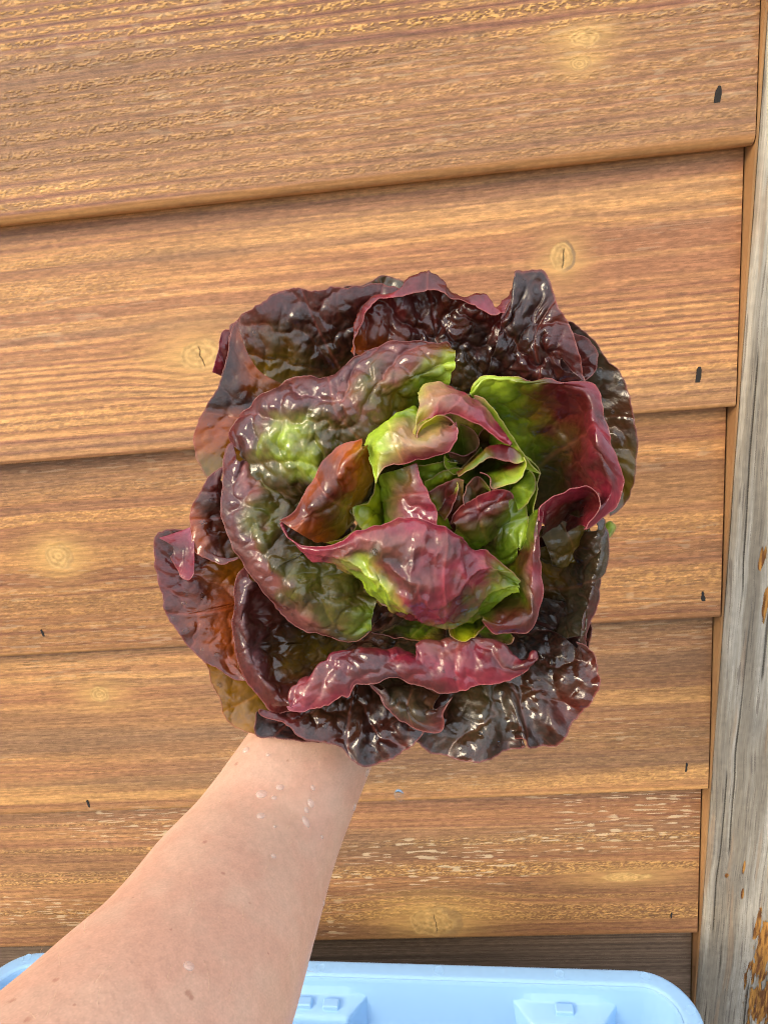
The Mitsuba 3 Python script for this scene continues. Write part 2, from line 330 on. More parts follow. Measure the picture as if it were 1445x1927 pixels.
LEAF, SKIN = 0, []
def leaf(rows, bump=1.0, ruffle=0.0, rf=6, midrib=0.5, vein=1.0, step=0.00075, gloss='leaf_skin', jag=1.0, label=None, rimcol=None, fold=1.0):
    """A leaf lofted through rows of (pixel points, depth in cm, colours), from its foot to its rim."""
    global LEAF
    LEAF += 1; sd = LEAF
    K = 160
    P3 = np.stack([at(*resample(r[0], K).T, spread(r[1], K)[:, 0]*0.01 + DOFF*0.01) for r in rows])      # rows x K x 3
    C = np.stack([spread([PAL[c] for c in r[2]], K) for r in rows])
    seg = np.linalg.norm(np.diff(P3, axis=0), axis=2).mean(1); V = np.r_[0, np.cumsum(seg)]
    length = V[-1]; V = V/V[-1]
    width = np.linalg.norm(np.diff(P3, axis=1), axis=2).sum(1).max()
    nu, nv = int(np.clip(width/step, 24, 420)), int(np.clip(length/step, 24, 260))
    u, v = np.linspace(0, 1, nu), np.linspace(0, 1, nv)
    ui = np.linspace(0, 1, K)
    Pu = np.stack([[np.interp(u, ui, P3[r, :, c]) for c in range(3)] for r in range(len(rows))]).transpose(0, 2, 1)
    Cu = np.stack([[np.interp(u, ui, C[r, :, c]) for c in range(3)] for r in range(len(rows))]).transpose(0, 2, 1)
    S = (PchipInterpolator(V, Pu, axis=0)(v) if len(rows) == 3 else Akima1DInterpolator(V, Pu, axis=0)(v)) if len(rows) > 2 else np.stack([Pu[0]*(1-t)+Pu[1]*t for t in v])
    # colours, their borders frayed by noise
    UU, VV = np.meshgrid(u, v)
    q = S/0.011 + sd*7.1
    n1 = meshkit.fbm(q, 3, sd)-0.5; n2 = meshkit.fbm(q*1.1+50, 3, sd+9)-0.5
    vv = np.clip(VV + 0.42*n1*np.sqrt(np.clip(VV*(1-VV)*4, 0, 1)), 0, 1); uu = np.clip(UU + 0.22*n2, 0, 1)
    iu = np.clip(uu*(nu-1), 0, nu-1.001); i0 = iu.astype(int); fu = (iu-i0)[..., None]
    k0 = np.clip(np.searchsorted(V, vv, side='right')-1, 0, len(V)-2); fv = ((vv-V[k0])/(V[k0+1]-V[k0]))[..., None]
    cl = lambda k: Cu[k, i0]*(1-fu)+Cu[k, np.minimum(i0+1, nu-1)]*fu
    col = cl(k0)*(1-fv)+cl(k0+1)*fv
    # surface relief: blisters between a net of sunken veins
    gu, gv = np.gradient(S, axis=1), np.gradient(S, axis=0)
    N = np.cross(gu, gv); N /= np.linalg.norm(N, axis=2, keepdims=True)+1e-12
    if (N*(CAM-S)).sum() < 0: N = -N
    env = np.clip(VV/0.25, 0.15, 1)*np.clip((1-VV)/0.10, 0.25, 1)
    flat = S.reshape(-1, 3)
    wob = (np.stack([meshkit.noise(flat/0.006+k*19, sd+k) for k in range(3)], -1)-0.5)
    off = np.array([sd*0.0137 % 0.03, sd*0.0071 % 0.02, sd*0.0193 % 0.03])
    widths = np.linalg.norm(np.diff(P3, axis=1), axis=2).sum(1)
    wv_ = np.interp(v, V, widths)[:, None]
    du = (UU-(midrib if midrib is not None else 0.5))*wv_
    bb = VV*length
    sp = 0.019
    ph = bb/sp - np.abs(du)/0.027 + 0.9*n2 + 0.25*np.sin(3*np.sign(du)+sd); wq = np.abs(du)/0.016 + bb/0.040 + 1.0*n1
    quilt = (np.abs(np.sin(np.pi*ph))**0.75*np.abs(np.sin(np.pi*wq))**0.6).ravel()
    disp = 0.0026*quilt; veinm = np.zeros(len(flat))
    for cell, amp, wv, vs in ((0.020, 0.0008, 0.0006, 0.30), (0.0080, 0.00060, 0.0004, 0.36), (0.0030, 0.00013, 0.0003, 0.24)):
        dd, _ = SEEDS[cell].query(flat+off+wob*cell*0.45, k=2)
        e = dd[:, 1]-dd[:, 0]
        t = np.clip(e/(0.55*cell), 0, 1)
        disp += amp*(1-(1-t)**2)
        veinm = np.maximum(veinm, vs*np.exp(-(e/wv)**2))
    lump = meshkit.fbm(flat/0.026+sd*3, 3, sd)-0.5
    crink = 0.00042*(meshkit.fbm(flat/0.0052+sd, 3, sd+5)-0.5)
    disp = bump*(disp*0.85 - 0.0018 + 0.0062*lump) + crink
    disp = disp.reshape(nv, nu)*env
    if midrib is not None:
        mid = midrib + 0.04*np.sin(v*5+sd)
        du = (UU-mid[:, None])*wv_
        wr = 0.0013*(1-0.8*VV)+0.00025
        mr = np.exp(-(du/wr)**2)
        disp -= 0.0004*mr*bump
        # side veins that run obliquely to the rim
        e = np.abs(ph-np.round(ph))*0.016
        sv = np.exp(-(e/0.0005)**2)*np.clip(np.abs(du)/0.004, 0, 1)
        disp -= 0.0004*np.exp(-(e/0.0014)**2)*bump
        veinm = np.maximum(veinm.reshape(nv, nu), 0.7*sv); veinm = np.maximum(veinm, 0.9*mr)
    veinm = veinm.reshape(nv, nu)
    if ruffle:
        ph = 2*np.pi*(UU*rf + 0.8*np.sin(UU*5+sd))
        disp += ruffle*0.001*np.sin(ph + 2.5*n1)*np.clip((VV-0.35)/0.65, 0, 1)**2
    frill = meshkit.fbm(np.stack([u*width/0.0075, u*0+sd*3.3, u*0], -1), 2, sd+1)-0.5
    disp = disp + 0.0026*frill[None]*VV**9
    S = S + N*disp[..., None]
    # a slightly nibbled rim
    tang = gv/(np.linalg.norm(gv, axis=2, keepdims=True)+1e-12)
    rimn = (meshkit.fbm(np.stack([u*width/0.004, u*0+sd, u*0], -1), 3, sd)-0.5)*0.0016*jag
    S = S + tang*(rimn[None, :, None]*(VV**8)[..., None])
    mott = meshkit.fbm(flat/0.0035+sd, 3, sd+3).reshape(nv, nu)
    col = col*(0.72+0.56*mott)[..., None]
    vc = 0.26*VEIN + 1.45*col
    vw = np.clip(0.75*vein*veinm, 0, 1)[..., None]
    col = col*(1-vw) + vc*vw
    rim = np.clip((VV-(1-0.0007/length))/(0.0006/length), 0, 1)[..., None]
    rc = PAL[rimcol] if rimcol else 0.5*VEIN+0.5*col
    col = col*(1-0.75*rim)+rc*0.75*rim
    # two skins 0.5 mm apart joined round the rim
    gu, gv = np.gradient(S, axis=1), np.gradient(S, axis=0)
    N = np.cross(gu, gv); N /= np.linalg.norm(N, axis=2, keepdims=True)+1e-12
    if (N*(CAM-S)).sum() < 0: N = -N
    ids = np.arange(nu*nv).reshape(nv, nu)
    f = np.stack([ids[:-1, :-1], ids[:-1, 1:], ids[1:, 1:], ids[1:, :-1]], -1).reshape(-1, 4)
    verts, faces, cols = [S.reshape(-1, 3)], [np.vstack([f[:, [0, 1, 2]], f[:, [0, 2, 3]]])], [col.reshape(-1, 3)]
    # the rim's own rounded thickness
    ring = np.concatenate([ids[:, 0], ids[-1, 1:], ids[::-1, -1][1:]])
    path, rc3 = S.reshape(-1, 3)[ring], col.reshape(-1, 3)[ring]
    Nr = N.reshape(-1, 3)[ring]; tg = np.gradient(path, axis=0); tg /= np.linalg.norm(tg, axis=1, keepdims=True)+1e-12
    B = np.cross(tg, Nr)
    rad = 0.00024*np.r_[np.linspace(0.3, 1, nv-1), np.ones(nu), np.linspace(1, 0.3, nv-1)][:len(path)]
    m = 5; base = len(verts[0])
    tv = np.stack([path + rad[:, None]*(math.cos(a)*Nr+math.sin(a)*B) for a in np.arange(m)*2*np.pi/m], 1)
    ti = np.arange(len(path)*m).reshape(len(path), m)+base; tj = np.roll(ti, -1, 1)
    tf = np.stack([ti[:-1], tj[:-1], tj[1:], ti[1:]], -1).reshape(-1, 4)
    verts.append(tv.reshape(-1, 3)); faces.append(np.vstack([tf[:, [0, 1, 2]], tf[:, [0, 2, 3]]])); cols.append(np.repeat(rc3*1.15+0.02, m, 0))
    Vv, Ff, Cc = np.vstack(verts), np.vstack(faces), np.clip(np.vstack(cols), 0.004, 0.9)
    SKIN.append((S.reshape(-1, 3), N.reshape(-1, 3)))
    key = put('red_lettuce__leaf', (Vv, Ff), gloss, smooth=True, color=Cc, label=label)
    return key

vcol = {'type': 'mesh_attribute', 'name': 'vertex_color'}
def wet_rough(p, n, uv):
    return 0.14 + 0.34*smoothstep(0.38, 0.66, fbm(p.x*160+p.y*90, p.z*160, p.y*120))
def leaf_height(p, n, uv):
    return 0.00024*fbm(p.x*420+p.y*160, p.z*420, p.y*330, octaves=3)
scene['leaf_skin'] = {'type': 'blendbsdf', 'weight': 0.70,
    'a': {'type': 'principledthin', 'base_color': vcol, 'roughness': 0.5, 'diff_trans': 1.3, 'spec_trans': 0.0},
    'b': {'type': 'twosided', 'b': {'type': 'bumpmap', 'scale': 1.0, 'tex': proc(leaf_height, 2.5e-4), 'b': {'type': 'principled', 'base_color': vcol, 'roughness': proc(wet_rough), 'specular': 0.72, 'clearcoat': 0.6, 'clearcoat_gloss': 0.96}}}}

tag('red_lettuce', 'open head of wet red butterhead lettuce with green heart, held up by the hand', 'lettuce')
#LEAVES
# every leaf: rows from the hidden foot to the rim
# -- outermost, behind
leaf([([(780, 760), (800, 740)], 40, ['bg']), ([(690, 580), (740, 575), (780, 580)], 38, ['dk', 'bg']),
      ([(640, 545), (655, 538), (676, 537), (700, 528), (712, 519), (735, 521), (760, 528), (778, 545)], 37.6, ['dk', 'ga', 'ga', 'dk'])])
leaf([([(520, 850), (540, 820)], 39, ['dk']), ([(430, 715), (445, 690)], 37.8, ['rb']), ([(401, 700), (409, 665), (415, 632), (420, 622), (431, 620), (439, 626)], 37.3, ['mg', 'rd'])])
leaf([([(820, 980), (850, 960)], 40.5, ['bg']), ([(980, 720), (1060, 800), (1080, 900), (1060, 970)], 38.6, ['br', 'br', 'dk']), ([(1030, 650), (1110, 720), (1140, 830), (1130, 940)], 37.7, ['dk', 'ga', 'br', 'ol']),
      ([(1062, 604), (1074, 606), (1092, 620), (1098, 622), (1122, 646), (1144, 679), (1172, 709), (1183, 742), (1192, 789), (1198, 816), (1197, 872), (1188, 922), (1168, 955), (1148, 972)], 37, ['dk', 'ga', 'br', 'br', 'ol', 'br'])], bump=0.7, vein=0.6)
leaf([([(1000, 800), (1010, 790)], 38.5, ['dk']), ([(1050, 690), (1070, 720)], 37, ['dk']), ([(1064, 640), (1079, 627), (1112, 643), (1122, 663), (1119, 693), (1105, 712), (1090, 716)], 36.2, ['rd', 'rb'])], bump=0.4)
leaf([([(700, 1120), (720, 1140)], 40.5, ['ol']), ([(480, 1230), (520, 1300), (560, 1330)], 38, ['oy', 'ol', 'dk']),
      ([(384, 1240), (390, 1253), (396, 1282), (413, 1312), (420, 1342), (433, 1362), (456, 1375), (483, 1384), (520, 1388)], 36.9, ['oy', 'oy', 'oy', 'oy', 'ol'])], bump=0.5)
leaf([([(740, 1150), (760, 1160)], 40.3, ['dk']), ([(540, 1330), (600, 1340)], 37.3, ['dk']), ([(482, 1340), (480, 1360), (484, 1384), (502, 1388), (526, 1391), (560, 1395), (600, 1398)], 36.4, ['dk', 'dd', 'dk'])], bump=0.5)
# -- outer ring
leaf([([(760, 960), (800, 940), (820, 950)], 40.5, ['bg']), ([(540, 790), (640, 740), (720, 690), (800, 680)], 38.8, ['ol', 'bg', 'dk', 'dk']), ([(470, 690), (560, 640), (650, 610), (770, 600)], 37.0, ['ol', 'dk', 'dk', 'pu']),
      ([(436, 660), (441, 606), (467, 585), (493, 568), (509, 556), (546, 541), (567, 541), (589, 546), (629, 541), (669, 541), (712, 532), (745, 540), (775, 556)], [37, 36.3, 36.2, 36.4, 36.8], ['rb', 'rb', 'pu', 'pu', 'pu', 'rd'])], bump=0.9, jag=1.6)
leaf([([(720, 980), (750, 950)], 39.5, ['bg']), ([(500, 900), (530, 820), (560, 740)], 36.8, ['ol', 'ol', 'bg']), ([(440, 880), (460, 800), (490, 700)], 35.9, ['ol', 'am', 'dk', 'am']),
      ([(446, 908), (426, 888), (389, 897), (371, 862), (365, 832), (369, 805), (389, 765), (409, 729), (426, 676), (436, 622), (446, 604)], 35.5, ['ol', 'ol', 'am', 'dk', 'dk', 'rb'])], bump=0.5, vein=0.6)
leaf([([(840, 980), (880, 960)], 40.3, ['bg']), ([(760, 800), (880, 780), (940, 780)], 38.3, ['dk', 'bg', 'dk']), ([(690, 690), (780, 650), (880, 640), (960, 650)], 36.8, ['oo', 'dk', 'dk', 'dk']),
      ([(661, 660), (668, 618), (684, 584), (704, 556), (740, 556), (760, 546), (783, 526), (806, 521), (820, 526), (836, 543), (873, 558), (896, 555), (913, 561), (932, 580), (953, 566), (969, 546)], 35.6, ['oo', 'rd', 'rd', 'rb', 'rd', 'rd']),
      ([(666, 668), (673, 619), (690, 586), (709, 560), (740, 563), (767, 554), (796, 546), (820, 545), (843, 560), (873, 563), (896, 573), (919, 590), (943, 593), (969, 570)], 35.0, ['rd', 'rd', 'mg', 'rd', 'rd', 'mg', 'rd'])], bump=1.7, vein=0.8)
leaf([([(880, 960), (920, 950)], 40, ['dk']), ([(900, 740), (980, 745), (1060, 760)], 37.6, ['dd', 'dk', 'dd']), ([(920, 690), (1000, 697), (1035, 716), (1098, 722)], 35.6, ['dk', 'pu', 'pu', 'pu']), ([(935, 640), (985, 640), (1055, 680)], 35.0, ['dk', 'dk', 'pu']),
      ([(950, 582), (962, 556), (969, 540), (971, 510), (986, 509), (1016, 508), (1032, 527), (1042, 553), (1049, 580), (1072, 613), (1080, 639), (1092, 679), (1101, 719)], [35, 34.6, 34.6, 34.6, 34.8], ['rd', 'dk', 'dk', 'rb', 'rd', 'pu'])], bump=1.7, vein=0.8)
leaf([([(600, 1060), (620, 1100)], 40, ['ol']), ([(470, 1050), (480, 1120), (500, 1200)], 37.6, ['oy', 'oo', 'oo']), ([(370, 1040), (385, 1110), (405, 1170), (450, 1240)], 36.4, ['rb', 'rb', 'am', 'am']),
      ([(360, 1000), (293, 1013), (291, 1056), (298, 1093), (307, 1119), (313, 1153), (330, 1183), (353, 1212), (383, 1244), (413, 1259), (436, 1276), (461, 1281), (480, 1284)], 35.8, ['pu', 'dk', 'rd', 'rd', 'pu', 'pu', 'pu', 'rb', 'rb', 'rb'])], bump=0.55, vein=1.3)
leaf([([(299, 1012), (325, 1004), (362, 990)], 35.5, ['mg', 'mg', 'pk']), ([(327, 1032), (345, 1035), (366, 1030)], 34.9, ['pu', 'pu', 'mg']), ([(322, 1048), (333, 1073), (341, 1088), (356, 1090), (364, 1078)], 34.9, ['rd', 'mg', 'mg'])], bump=0.3, midrib=None, step=0.0006)
leaf([([(640, 1000), (660, 960)], 39, ['bg']), ([(470, 900), (470, 980), (480, 1050)], 36.3, ['rb', 'rb', 'ol']), ([(415, 905), (400, 960), (400, 1020), (430, 1050)], 35.1, ['rb', 'dk', 'rb', 'rb']),
      ([(430, 873), (420, 879), (393, 899), (380, 919), (363, 948), (358, 975), (358, 993), (363, 1026), (370, 1044), (385, 1050), (410, 1060), (450, 1050)], 34.9, ['rd', 'rd', 'rb', 'oo', 'oo', 'rb', 'rd'])], bump=1.1)
leaf([([(700, 1120), (720, 1150)], 40, ['vd']), ([(590, 1130), (570, 1190), (590, 1240), (640, 1250)], 37.4, ['vd', 'vd', 'ol', 'vd']), ([(500, 1100), (482, 1150), (494, 1210), (520, 1270), (560, 1305)], 35.6, ['pu', 'rb', 'dk', 'rb', 'rb']),
      ([(478, 1095), (461, 1140), (464, 1190), (481, 1245), (510, 1290), (548, 1322)], 34.7, ['pg', 'pg', 'pu', 'pg', 'rb', 'rb']),
      ([(462, 1066), (446, 1093), (441, 1133), (438, 1176), (443, 1216), (453, 1259), (466, 1289), (493, 1319), (513, 1337), (529, 1341), (552, 1336)], 35.3, ['pu', 'pu', 'pu', 'rb', 'rd', 'rd', 'rb'])], bump=1.0, midrib=None)
leaf([([(720, 1140), (760, 1150)], 40, ['dk']), ([(560, 1290), (640, 1290), (700, 1280), (790, 1290)], 37, ['dk', 'vd', 'br', 'dk']), ([(520, 1335), (590, 1345), (680, 1380), (780, 1350)], 35.4, ['dk', 'br', 'dk', 'dk']),
      ([(489, 1335), (492, 1346), (539, 1362), (562, 1385), (596, 1395), (622, 1399), (645, 1408), (659, 1425), (675, 1440), (695, 1443), (728, 1432), (763, 1413), (783, 1398), (800, 1375)], 35.0, ['rd', 'rd', 'dk', 'rb', 'dk', 'dk', 'rb', 'dk'])], bump=1.1, ruffle=1.5, rf=3)
leaf([([(820, 1150), (880, 1140)], 40, ['vd']), ([(820, 1290), (900, 1260), (980, 1240), (1045, 1190)], 37.0, ['dk', 'bg', 'dd', 'dd']), ([(810, 1350), (900, 1340), (1000, 1310), (1065, 1260), (1082, 1222)], 35.8, ['dk', 'ga', 'br', 'dk']),
      ([(836, 1340), (800, 1365), (785, 1382), (790, 1402), (820, 1422), (850, 1427), (903, 1432), (926, 1425), (956, 1415), (989, 1407), (980, 1392), (999, 1407), (1022, 1408), (1049, 1399), (1075, 1369), (1095, 1344), (1115, 1315), (1127, 1289), (1127, 1266), (1119, 1239), (1105, 1222), (1085, 1214)], 35.1, ['rb', 'dk', 'br', 'dk', 'dk', 'dk', 'rb', 'rb', 'dk'])], bump=0.8, ruffle=3.5, rf=3, jag=1.5)
leaf([([(700, 1200), (780, 1190)], 39.3, ['bg']), ([(710, 1270), (760, 1290), (835, 1290)], 36, ['ga', 'br', 'dk']), ([(720, 1300), (760, 1330), (815, 1340)], 34.7, ['ga', 'ga', 'br']), ([(694, 1283), (728, 1330), (757, 1358), (776, 1370), (806, 1377), (830, 1376), (835, 1340), (850, 1310)], 34.6, ['pg', 'pg', 'rb', 'rd', 'dk'])], bump=1.0)
leaf([([(930, 1080), (940, 1120)], 40, ['vd']), ([(1010, 990), (1030, 1070), (1050, 1130), (1020, 1210)], 38.2, ['bg', 'ol', 'vd', 'vd']), ([(1090, 1000), (1090, 1070), (1080, 1130), (1070, 1200)], 36.4, ['br', 'dd', 'ga', 'ga']),
      ([(1120, 1000), (1120, 1060), (1105, 1120), (1092, 1195)], 35.5, ['ga', 'ga', 'ga', 'ga']),
      ([(1120, 970), (1139, 978), (1145, 1016), (1145, 1043), (1140, 1073), (1132, 1103), (1119, 1159), (1109, 1186), (1104, 1216), (1085, 1228)], 35.9, ['dk', 'dk', 'ga', 'dk', 'rd', 'rd', 'rb'])], bump=1.0)
leaf([([(960, 1040), (980, 1060)], 38.8, ['bg']), ([(1040, 1065), (1080, 1060), (1110, 1000)], 36.6, ['bg', 'ol', 'bg']), ([(1015, 1000), (1060, 975), (1100, 980)], 35.6, ['bg', 'ga', 'ol'])], bump=1.0)
# -- inner ring: the large folded leaves
leaf([([(740, 900), (780, 860), (810, 800)], 38.3, ['og', 'bg', 'og']), ([(560, 965), (600, 890), (640, 850), (690, 815), (738, 752), (773, 738), (800, 720), (843, 724)], [34.4, 33.3, 33.0, 33.0, 33.2, 33.6, 34], ['bg', 'dk', 'bg', 'bg', 'bg', 'ol', 'gr', 'li']),
      ([(480, 915), (520, 860), (580, 810), (650, 765), (720, 710), (790, 700), (852, 690)], [34, 33, 32.4, 32.2, 32.4, 32.8, 33.3], ['bg', 'og', 'li', 'og', 'bg', 'pb', 'og', 'pb', 'og', 'li']),
      ([(448, 850), (470, 800), (540, 745), (600, 730), (660, 692), (730, 664), (800, 655), (854, 664)], [34.2, 33.4, 32.8, 32.6, 32.8, 33, 33.2, 33.5], ['dk', 'pg', 'pg', 'pg', 'pg', 'pg', 'pb', 'ol']),
      ([(439, 842), (434, 822), (439, 799), (459, 769), (486, 747), (512, 732), (539, 716), (572, 708), (615, 703), (645, 689), (672, 674), (712, 653), (745, 644), (790, 643), (840, 641), (852, 657)], [35, 34.2, 33.7, 33.3, 33.5, 34], ['rd', 'rd', 'pu', 'pu', 'pu', 'pu', 'rd', 'pu', 'rb'])], bump=1.25, vein=1.2)
leaf([([(640, 960), (680, 1000), (730, 1060)], 38, ['bg', 'dk', 'dd']), ([(505, 905), (535, 945), (560, 990), (585, 1040), (620, 1075), (660, 1095), (705, 1140)], 33.9, ['og', 'bg', 'dk', 'bg', 'og', 'bg', 'og']),
      ([(462, 866), (469, 905), (479, 955), (498, 1010), (522, 1055), (550, 1098), (590, 1130), (640, 1150), (675, 1160), (699, 1168)], [34.2, 33.3, 32.9, 32.6, 32.7, 33.2, 34], ['pb', 'pb', 'og', 'og', 'bg', 'bg', 'og', 'bg', 'og', 'og', 'gr']),
      ([(450, 870), (448, 930), (455, 985), (473, 1030), (500, 1080), (530, 1120), (580, 1162), (640, 1185), (698, 1184)], [34.0, 33.4, 33, 32.9, 33.2, 33.6, 34.2], ['pg', 'pg', 'pg', 'pb', 'pb', 'br', 'pb', 'bg', 'gr']),
      ([(439, 835), (426, 842), (419, 872), (419, 915), (416, 967), (426, 1003), (443, 1036), (459, 1066), (486, 1099), (506, 1126), (522, 1146), (542, 1169), (576, 1186), (612, 1197), (645, 1207), (672, 1209), (689, 1196), (702, 1173)], [34.8, 34.1, 33.7, 33.5, 33.6, 33.9, 34.4], ['rd', 'pu', 'pu', 'rb', 'pu', 'pu', 'pu', 'rd', 'rb', 'br', 'bg'])], bump=1.0, midrib=None)
leaf([([(930, 870), (960, 910), (980, 940), (990, 960)], 38.6, ['li', 'gr', 'bg', 'bg']), ([(925, 790), (975, 830), (1010, 860), (1045, 890), (1050, 930), (1050, 960)], 36.8, ['gr', 'li', 'gr', 'bg', 'bg', 'bg']),
      ([(900, 760), (940, 760), (1000, 775), (1060, 790), (1085, 830), (1085, 880), (1090, 930), (1085, 970)], [34.3, 35, 35.2, 35, 34.7, 34.7, 34.9, 34.2], ['gr', 'gr', 'ol', 'rd', 'rb', 'rb', 'rd', 'dk']),
      ([(886, 742), (900, 728), (915, 716), (939, 718), (972, 722), (1006, 728), (1045, 730), (1085, 735), (1105, 752), (1112, 790), (1118, 825), (1130, 870), (1145, 905), (1145, 930), (1130, 950)], [33.5, 33, 32.6, 32.6, 32.6, 32.2, 32.2, 32.6, 32.8], ['li', 'li', 'gr', 'rd', 'rd', 'rd', 'mg', 'pu', 'mg', 'rd']),
      ([(884, 738), (895, 718), (913, 706), (939, 711), (972, 709), (1006, 717), (1039, 715), (1072, 717), (1102, 719), (1122, 729), (1130, 752), (1134, 776), (1144, 805), (1153, 842), (1163, 872), (1172, 898), (1170, 928), (1158, 955), (1136, 975), (1116, 990), (1100, 996)], [33.5, 33, 32.6, 32.4, 32.6, 32.4, 32.6, 32.9, 32.9], ['li', 'li', 'rd', 'rd', 'mg', 'pu', 'mg', 'mg', 'mg', 'mg'])], bump=0.7, vein=0.9, midrib=0.6)
leaf([([(1040, 1020), (1020, 1030), (1000, 1030)], 37, ['dk']), ([(1092, 988), (1094, 975), (1098, 960), (1096, 950), (1088, 946), (1075, 950), (1058, 958), (1045, 968), (1025, 995)], 34.2, ['rd', 'rd', 'dk', 'rb', 'rd', 'dk']),
      ([(1102, 996), (1108, 983), (1121, 963), (1126, 943), (1121, 927), (1113, 919), (1103, 915), (1090, 915), (1070, 920), (1050, 930), (1033, 940), (1019, 951), (1015, 980)], 32.2, ['mg', 'rd', 'rd', 'mg', 'mg', 'mg', 'mg'])], bump=0.3, midrib=None, step=0.0006)
leaf([([(960, 1010), (950, 1050), (930, 1100), (900, 1130)], 37.5, ['gr', 'bg', 'gr', 'bg']), ([(1001, 963), (996, 993), (991, 1033), (979, 1083), (979, 1103), (984, 1128), (965, 1140), (935, 1150), (905, 1160)], 33.2, ['gr', 'gr', 'rb', 'ol', 'gr', 'bg', 'bg', 'gr']),
      ([(1012, 958), (1006, 990), (1003, 1020), (998, 1070), (999, 1110), (1000, 1145), (982, 1166), (945, 1172), (908, 1165)], 32.3, ['rd', 'rd', 'pb', 'pb', 'pb', 'rb', 'rb', 'rd', 'ol']),
      ([(1021, 953), (1020, 985), (1017, 1003), (1020, 1060), (1021, 1116), (1014, 1153), (1002, 1176), (987, 1191), (966, 1192), (939, 1194), (926, 1189), (909, 1169)], 32.6, ['mg', 'mg', 'rd', 'mg', 'mg', 'rd', 'rd', 'mg'])], bump=0.7, midrib=None)
leaf([([(720, 1160), (860, 1160)], 39, ['dk', 'bg']), ([(600, 1270), (690, 1240), (780, 1240), (880, 1225), (985, 1255)], 36, ['dk', 'dk', 'bg', 'bg', 'dk']),
      ([(545, 1324), (556, 1289), (579, 1279), (605, 1246), (639, 1229), (672, 1224), (709, 1226), (760, 1232), (783, 1236), (783, 1216), (793, 1211), (840, 1207), (873, 1206), (906, 1206), (939, 1214), (969, 1232), (986, 1246), (1006, 1229), (1012, 1236)], 34.2, ['pb', 'mg', 'mg', 'pu', 'mg', 'mg', 'pb', 'pb', 'mg', 'rd']),
      ([(548, 1330), (600, 1292), (650, 1264), (700, 1254), (760, 1258), (800, 1252), (860, 1252), (920, 1248), (970, 1254), (1009, 1243)], 33.85, ['mg', 'pb', 'pg', 'pg', 'mg', 'mg', 'mg', 'pu', 'rd']),
      ([(540, 1330), (546, 1337), (579, 1337), (612, 1329), (642, 1309), (655, 1312), (672, 1289), (702, 1287), (742, 1276), (757, 1282), (783, 1287), (813, 1299), (843, 1305), (873, 1299), (906, 1290), (939, 1287), (973, 1272), (1002, 1252), (1012, 1238)], 34.0, ['pk', 'mg', 'mg', 'pg', 'pu', 'pu', 'mg', 'mg', 'rd'])], bump=0.9, midrib=0.72)
# -- round the heart
leaf([([(740, 1000), (760, 1020)], 37, ['gr']), ([(612, 1024), (650, 1012), (672, 985), (660, 960), (692, 945), (702, 930), (701, 890), (690, 850)], 33.8, ['ly', 'ly', 'gr', 'ly', 'gr', 'ly'])], bump=0.8)
leaf([([(640, 1010), (680, 960), (710, 900)], 36, ['ol']), ([(592, 1021), (632, 987), (655, 938), (675, 909), (689, 865), (690, 836)], 32.6, ['oo', 'ol', 'ol', 'oy', 'oy', 'oy']), ([(560, 1000), (600, 960), (630, 920), (655, 880), (682, 845)], 31.3, ['oo', 'rb', 'rb', 'oo', 'oy']),
      ([(526, 978), (559, 955), (572, 932), (589, 902), (605, 875), (625, 849), (650, 832), (681, 827)], 31.8, ['rd', 'rd', 'oo', 'rb', 'oo', 'oo'])], bump=0.8, midrib=0.45)
leaf([([(760, 1050), (820, 1060), (870, 1060)], 38, ['gr']), ([(655, 1078), (675, 1083), (684, 1096), (692, 1116), (722, 1139), (745, 1156), (783, 1164), (816, 1173), (850, 1179), (873, 1173), (906, 1153), (939, 1126), (972, 1110)], 33.5, ['gr', 'li', 'gr', 'rd', 'rd', 'gr', 'gr', 'gr', 'li']),
      ([(612, 1060), (660, 1068), (705, 1100), (760, 1130), (820, 1145), (880, 1135), (930, 1112), (974, 1104)], [32.2, 31.2, 30.6, 30.4, 30.5, 31, 31.8, 32.5], ['mg', 'gr', 'li', 'mg', 'mg', 'pu', 'gr', 'li']),
      ([(570, 1043), (640, 1048), (700, 1055), (770, 1070), (840, 1085), (910, 1080), (975, 1100)], [31.8, 30.9, 30.3, 30, 30.2, 31, 32.4], ['mg', 'pb', 'bg', 'pu', 'mg', 'mg', 'gr']),
      ([(540, 1010), (580, 1034), (640, 1032), (700, 1008), (780, 1000), (850, 1018), (910, 1050), (975, 1098)], [31.6, 30.8, 30.3, 30.1, 30.1, 30.5, 31.2, 32.3], ['mg', 'mg', 'pb', 'pb', 'pb', 'pu', 'mg', 'gr']),
      ([(528, 982), (552, 1021), (580, 1028), (612, 1026), (639, 1023), (669, 1003), (712, 987), (760, 978), (783, 977), (813, 982), (840, 995), (863, 1010), (886, 1030), (919, 1036), (939, 1055), (966, 1080), (976, 1096)], [31.7, 31, 30.8, 30.8, 31, 31.6, 32.4], ['mg', 'mg', 'mg', 'mg', 'mg', 'mg', 'mg', 'mg', 'gr'])], bump=1.0, vein=1.2, midrib=0.62)
leaf([([(790, 900), (830, 880)], 36.2, ['gr']), ([(690, 838), (699, 816), (722, 796), (745, 782), (775, 775), (800, 790), (825, 785), (848, 786)], 32.6, ['li', 'li', 'li', 'gr', 'li', 'ly', 'pp']), ([(698, 866), (720, 842), (750, 832), (790, 836), (820, 822), (846, 804)], [31.9, 31.3, 31.1, 31.1, 31.3, 31.8], ['li', 'li', 'pp', 'pp', 'pp', 'pb']),
      ([(708, 910), (715, 889), (732, 875), (760, 872), (773, 868), (806, 862), (820, 856), (840, 848), (856, 832), (862, 816), (856, 795)], 31.5, ['li', 'pp', 'mg', 'mg', 'mg', 'mg', 'mg'])], bump=0.6, midrib=0.3)
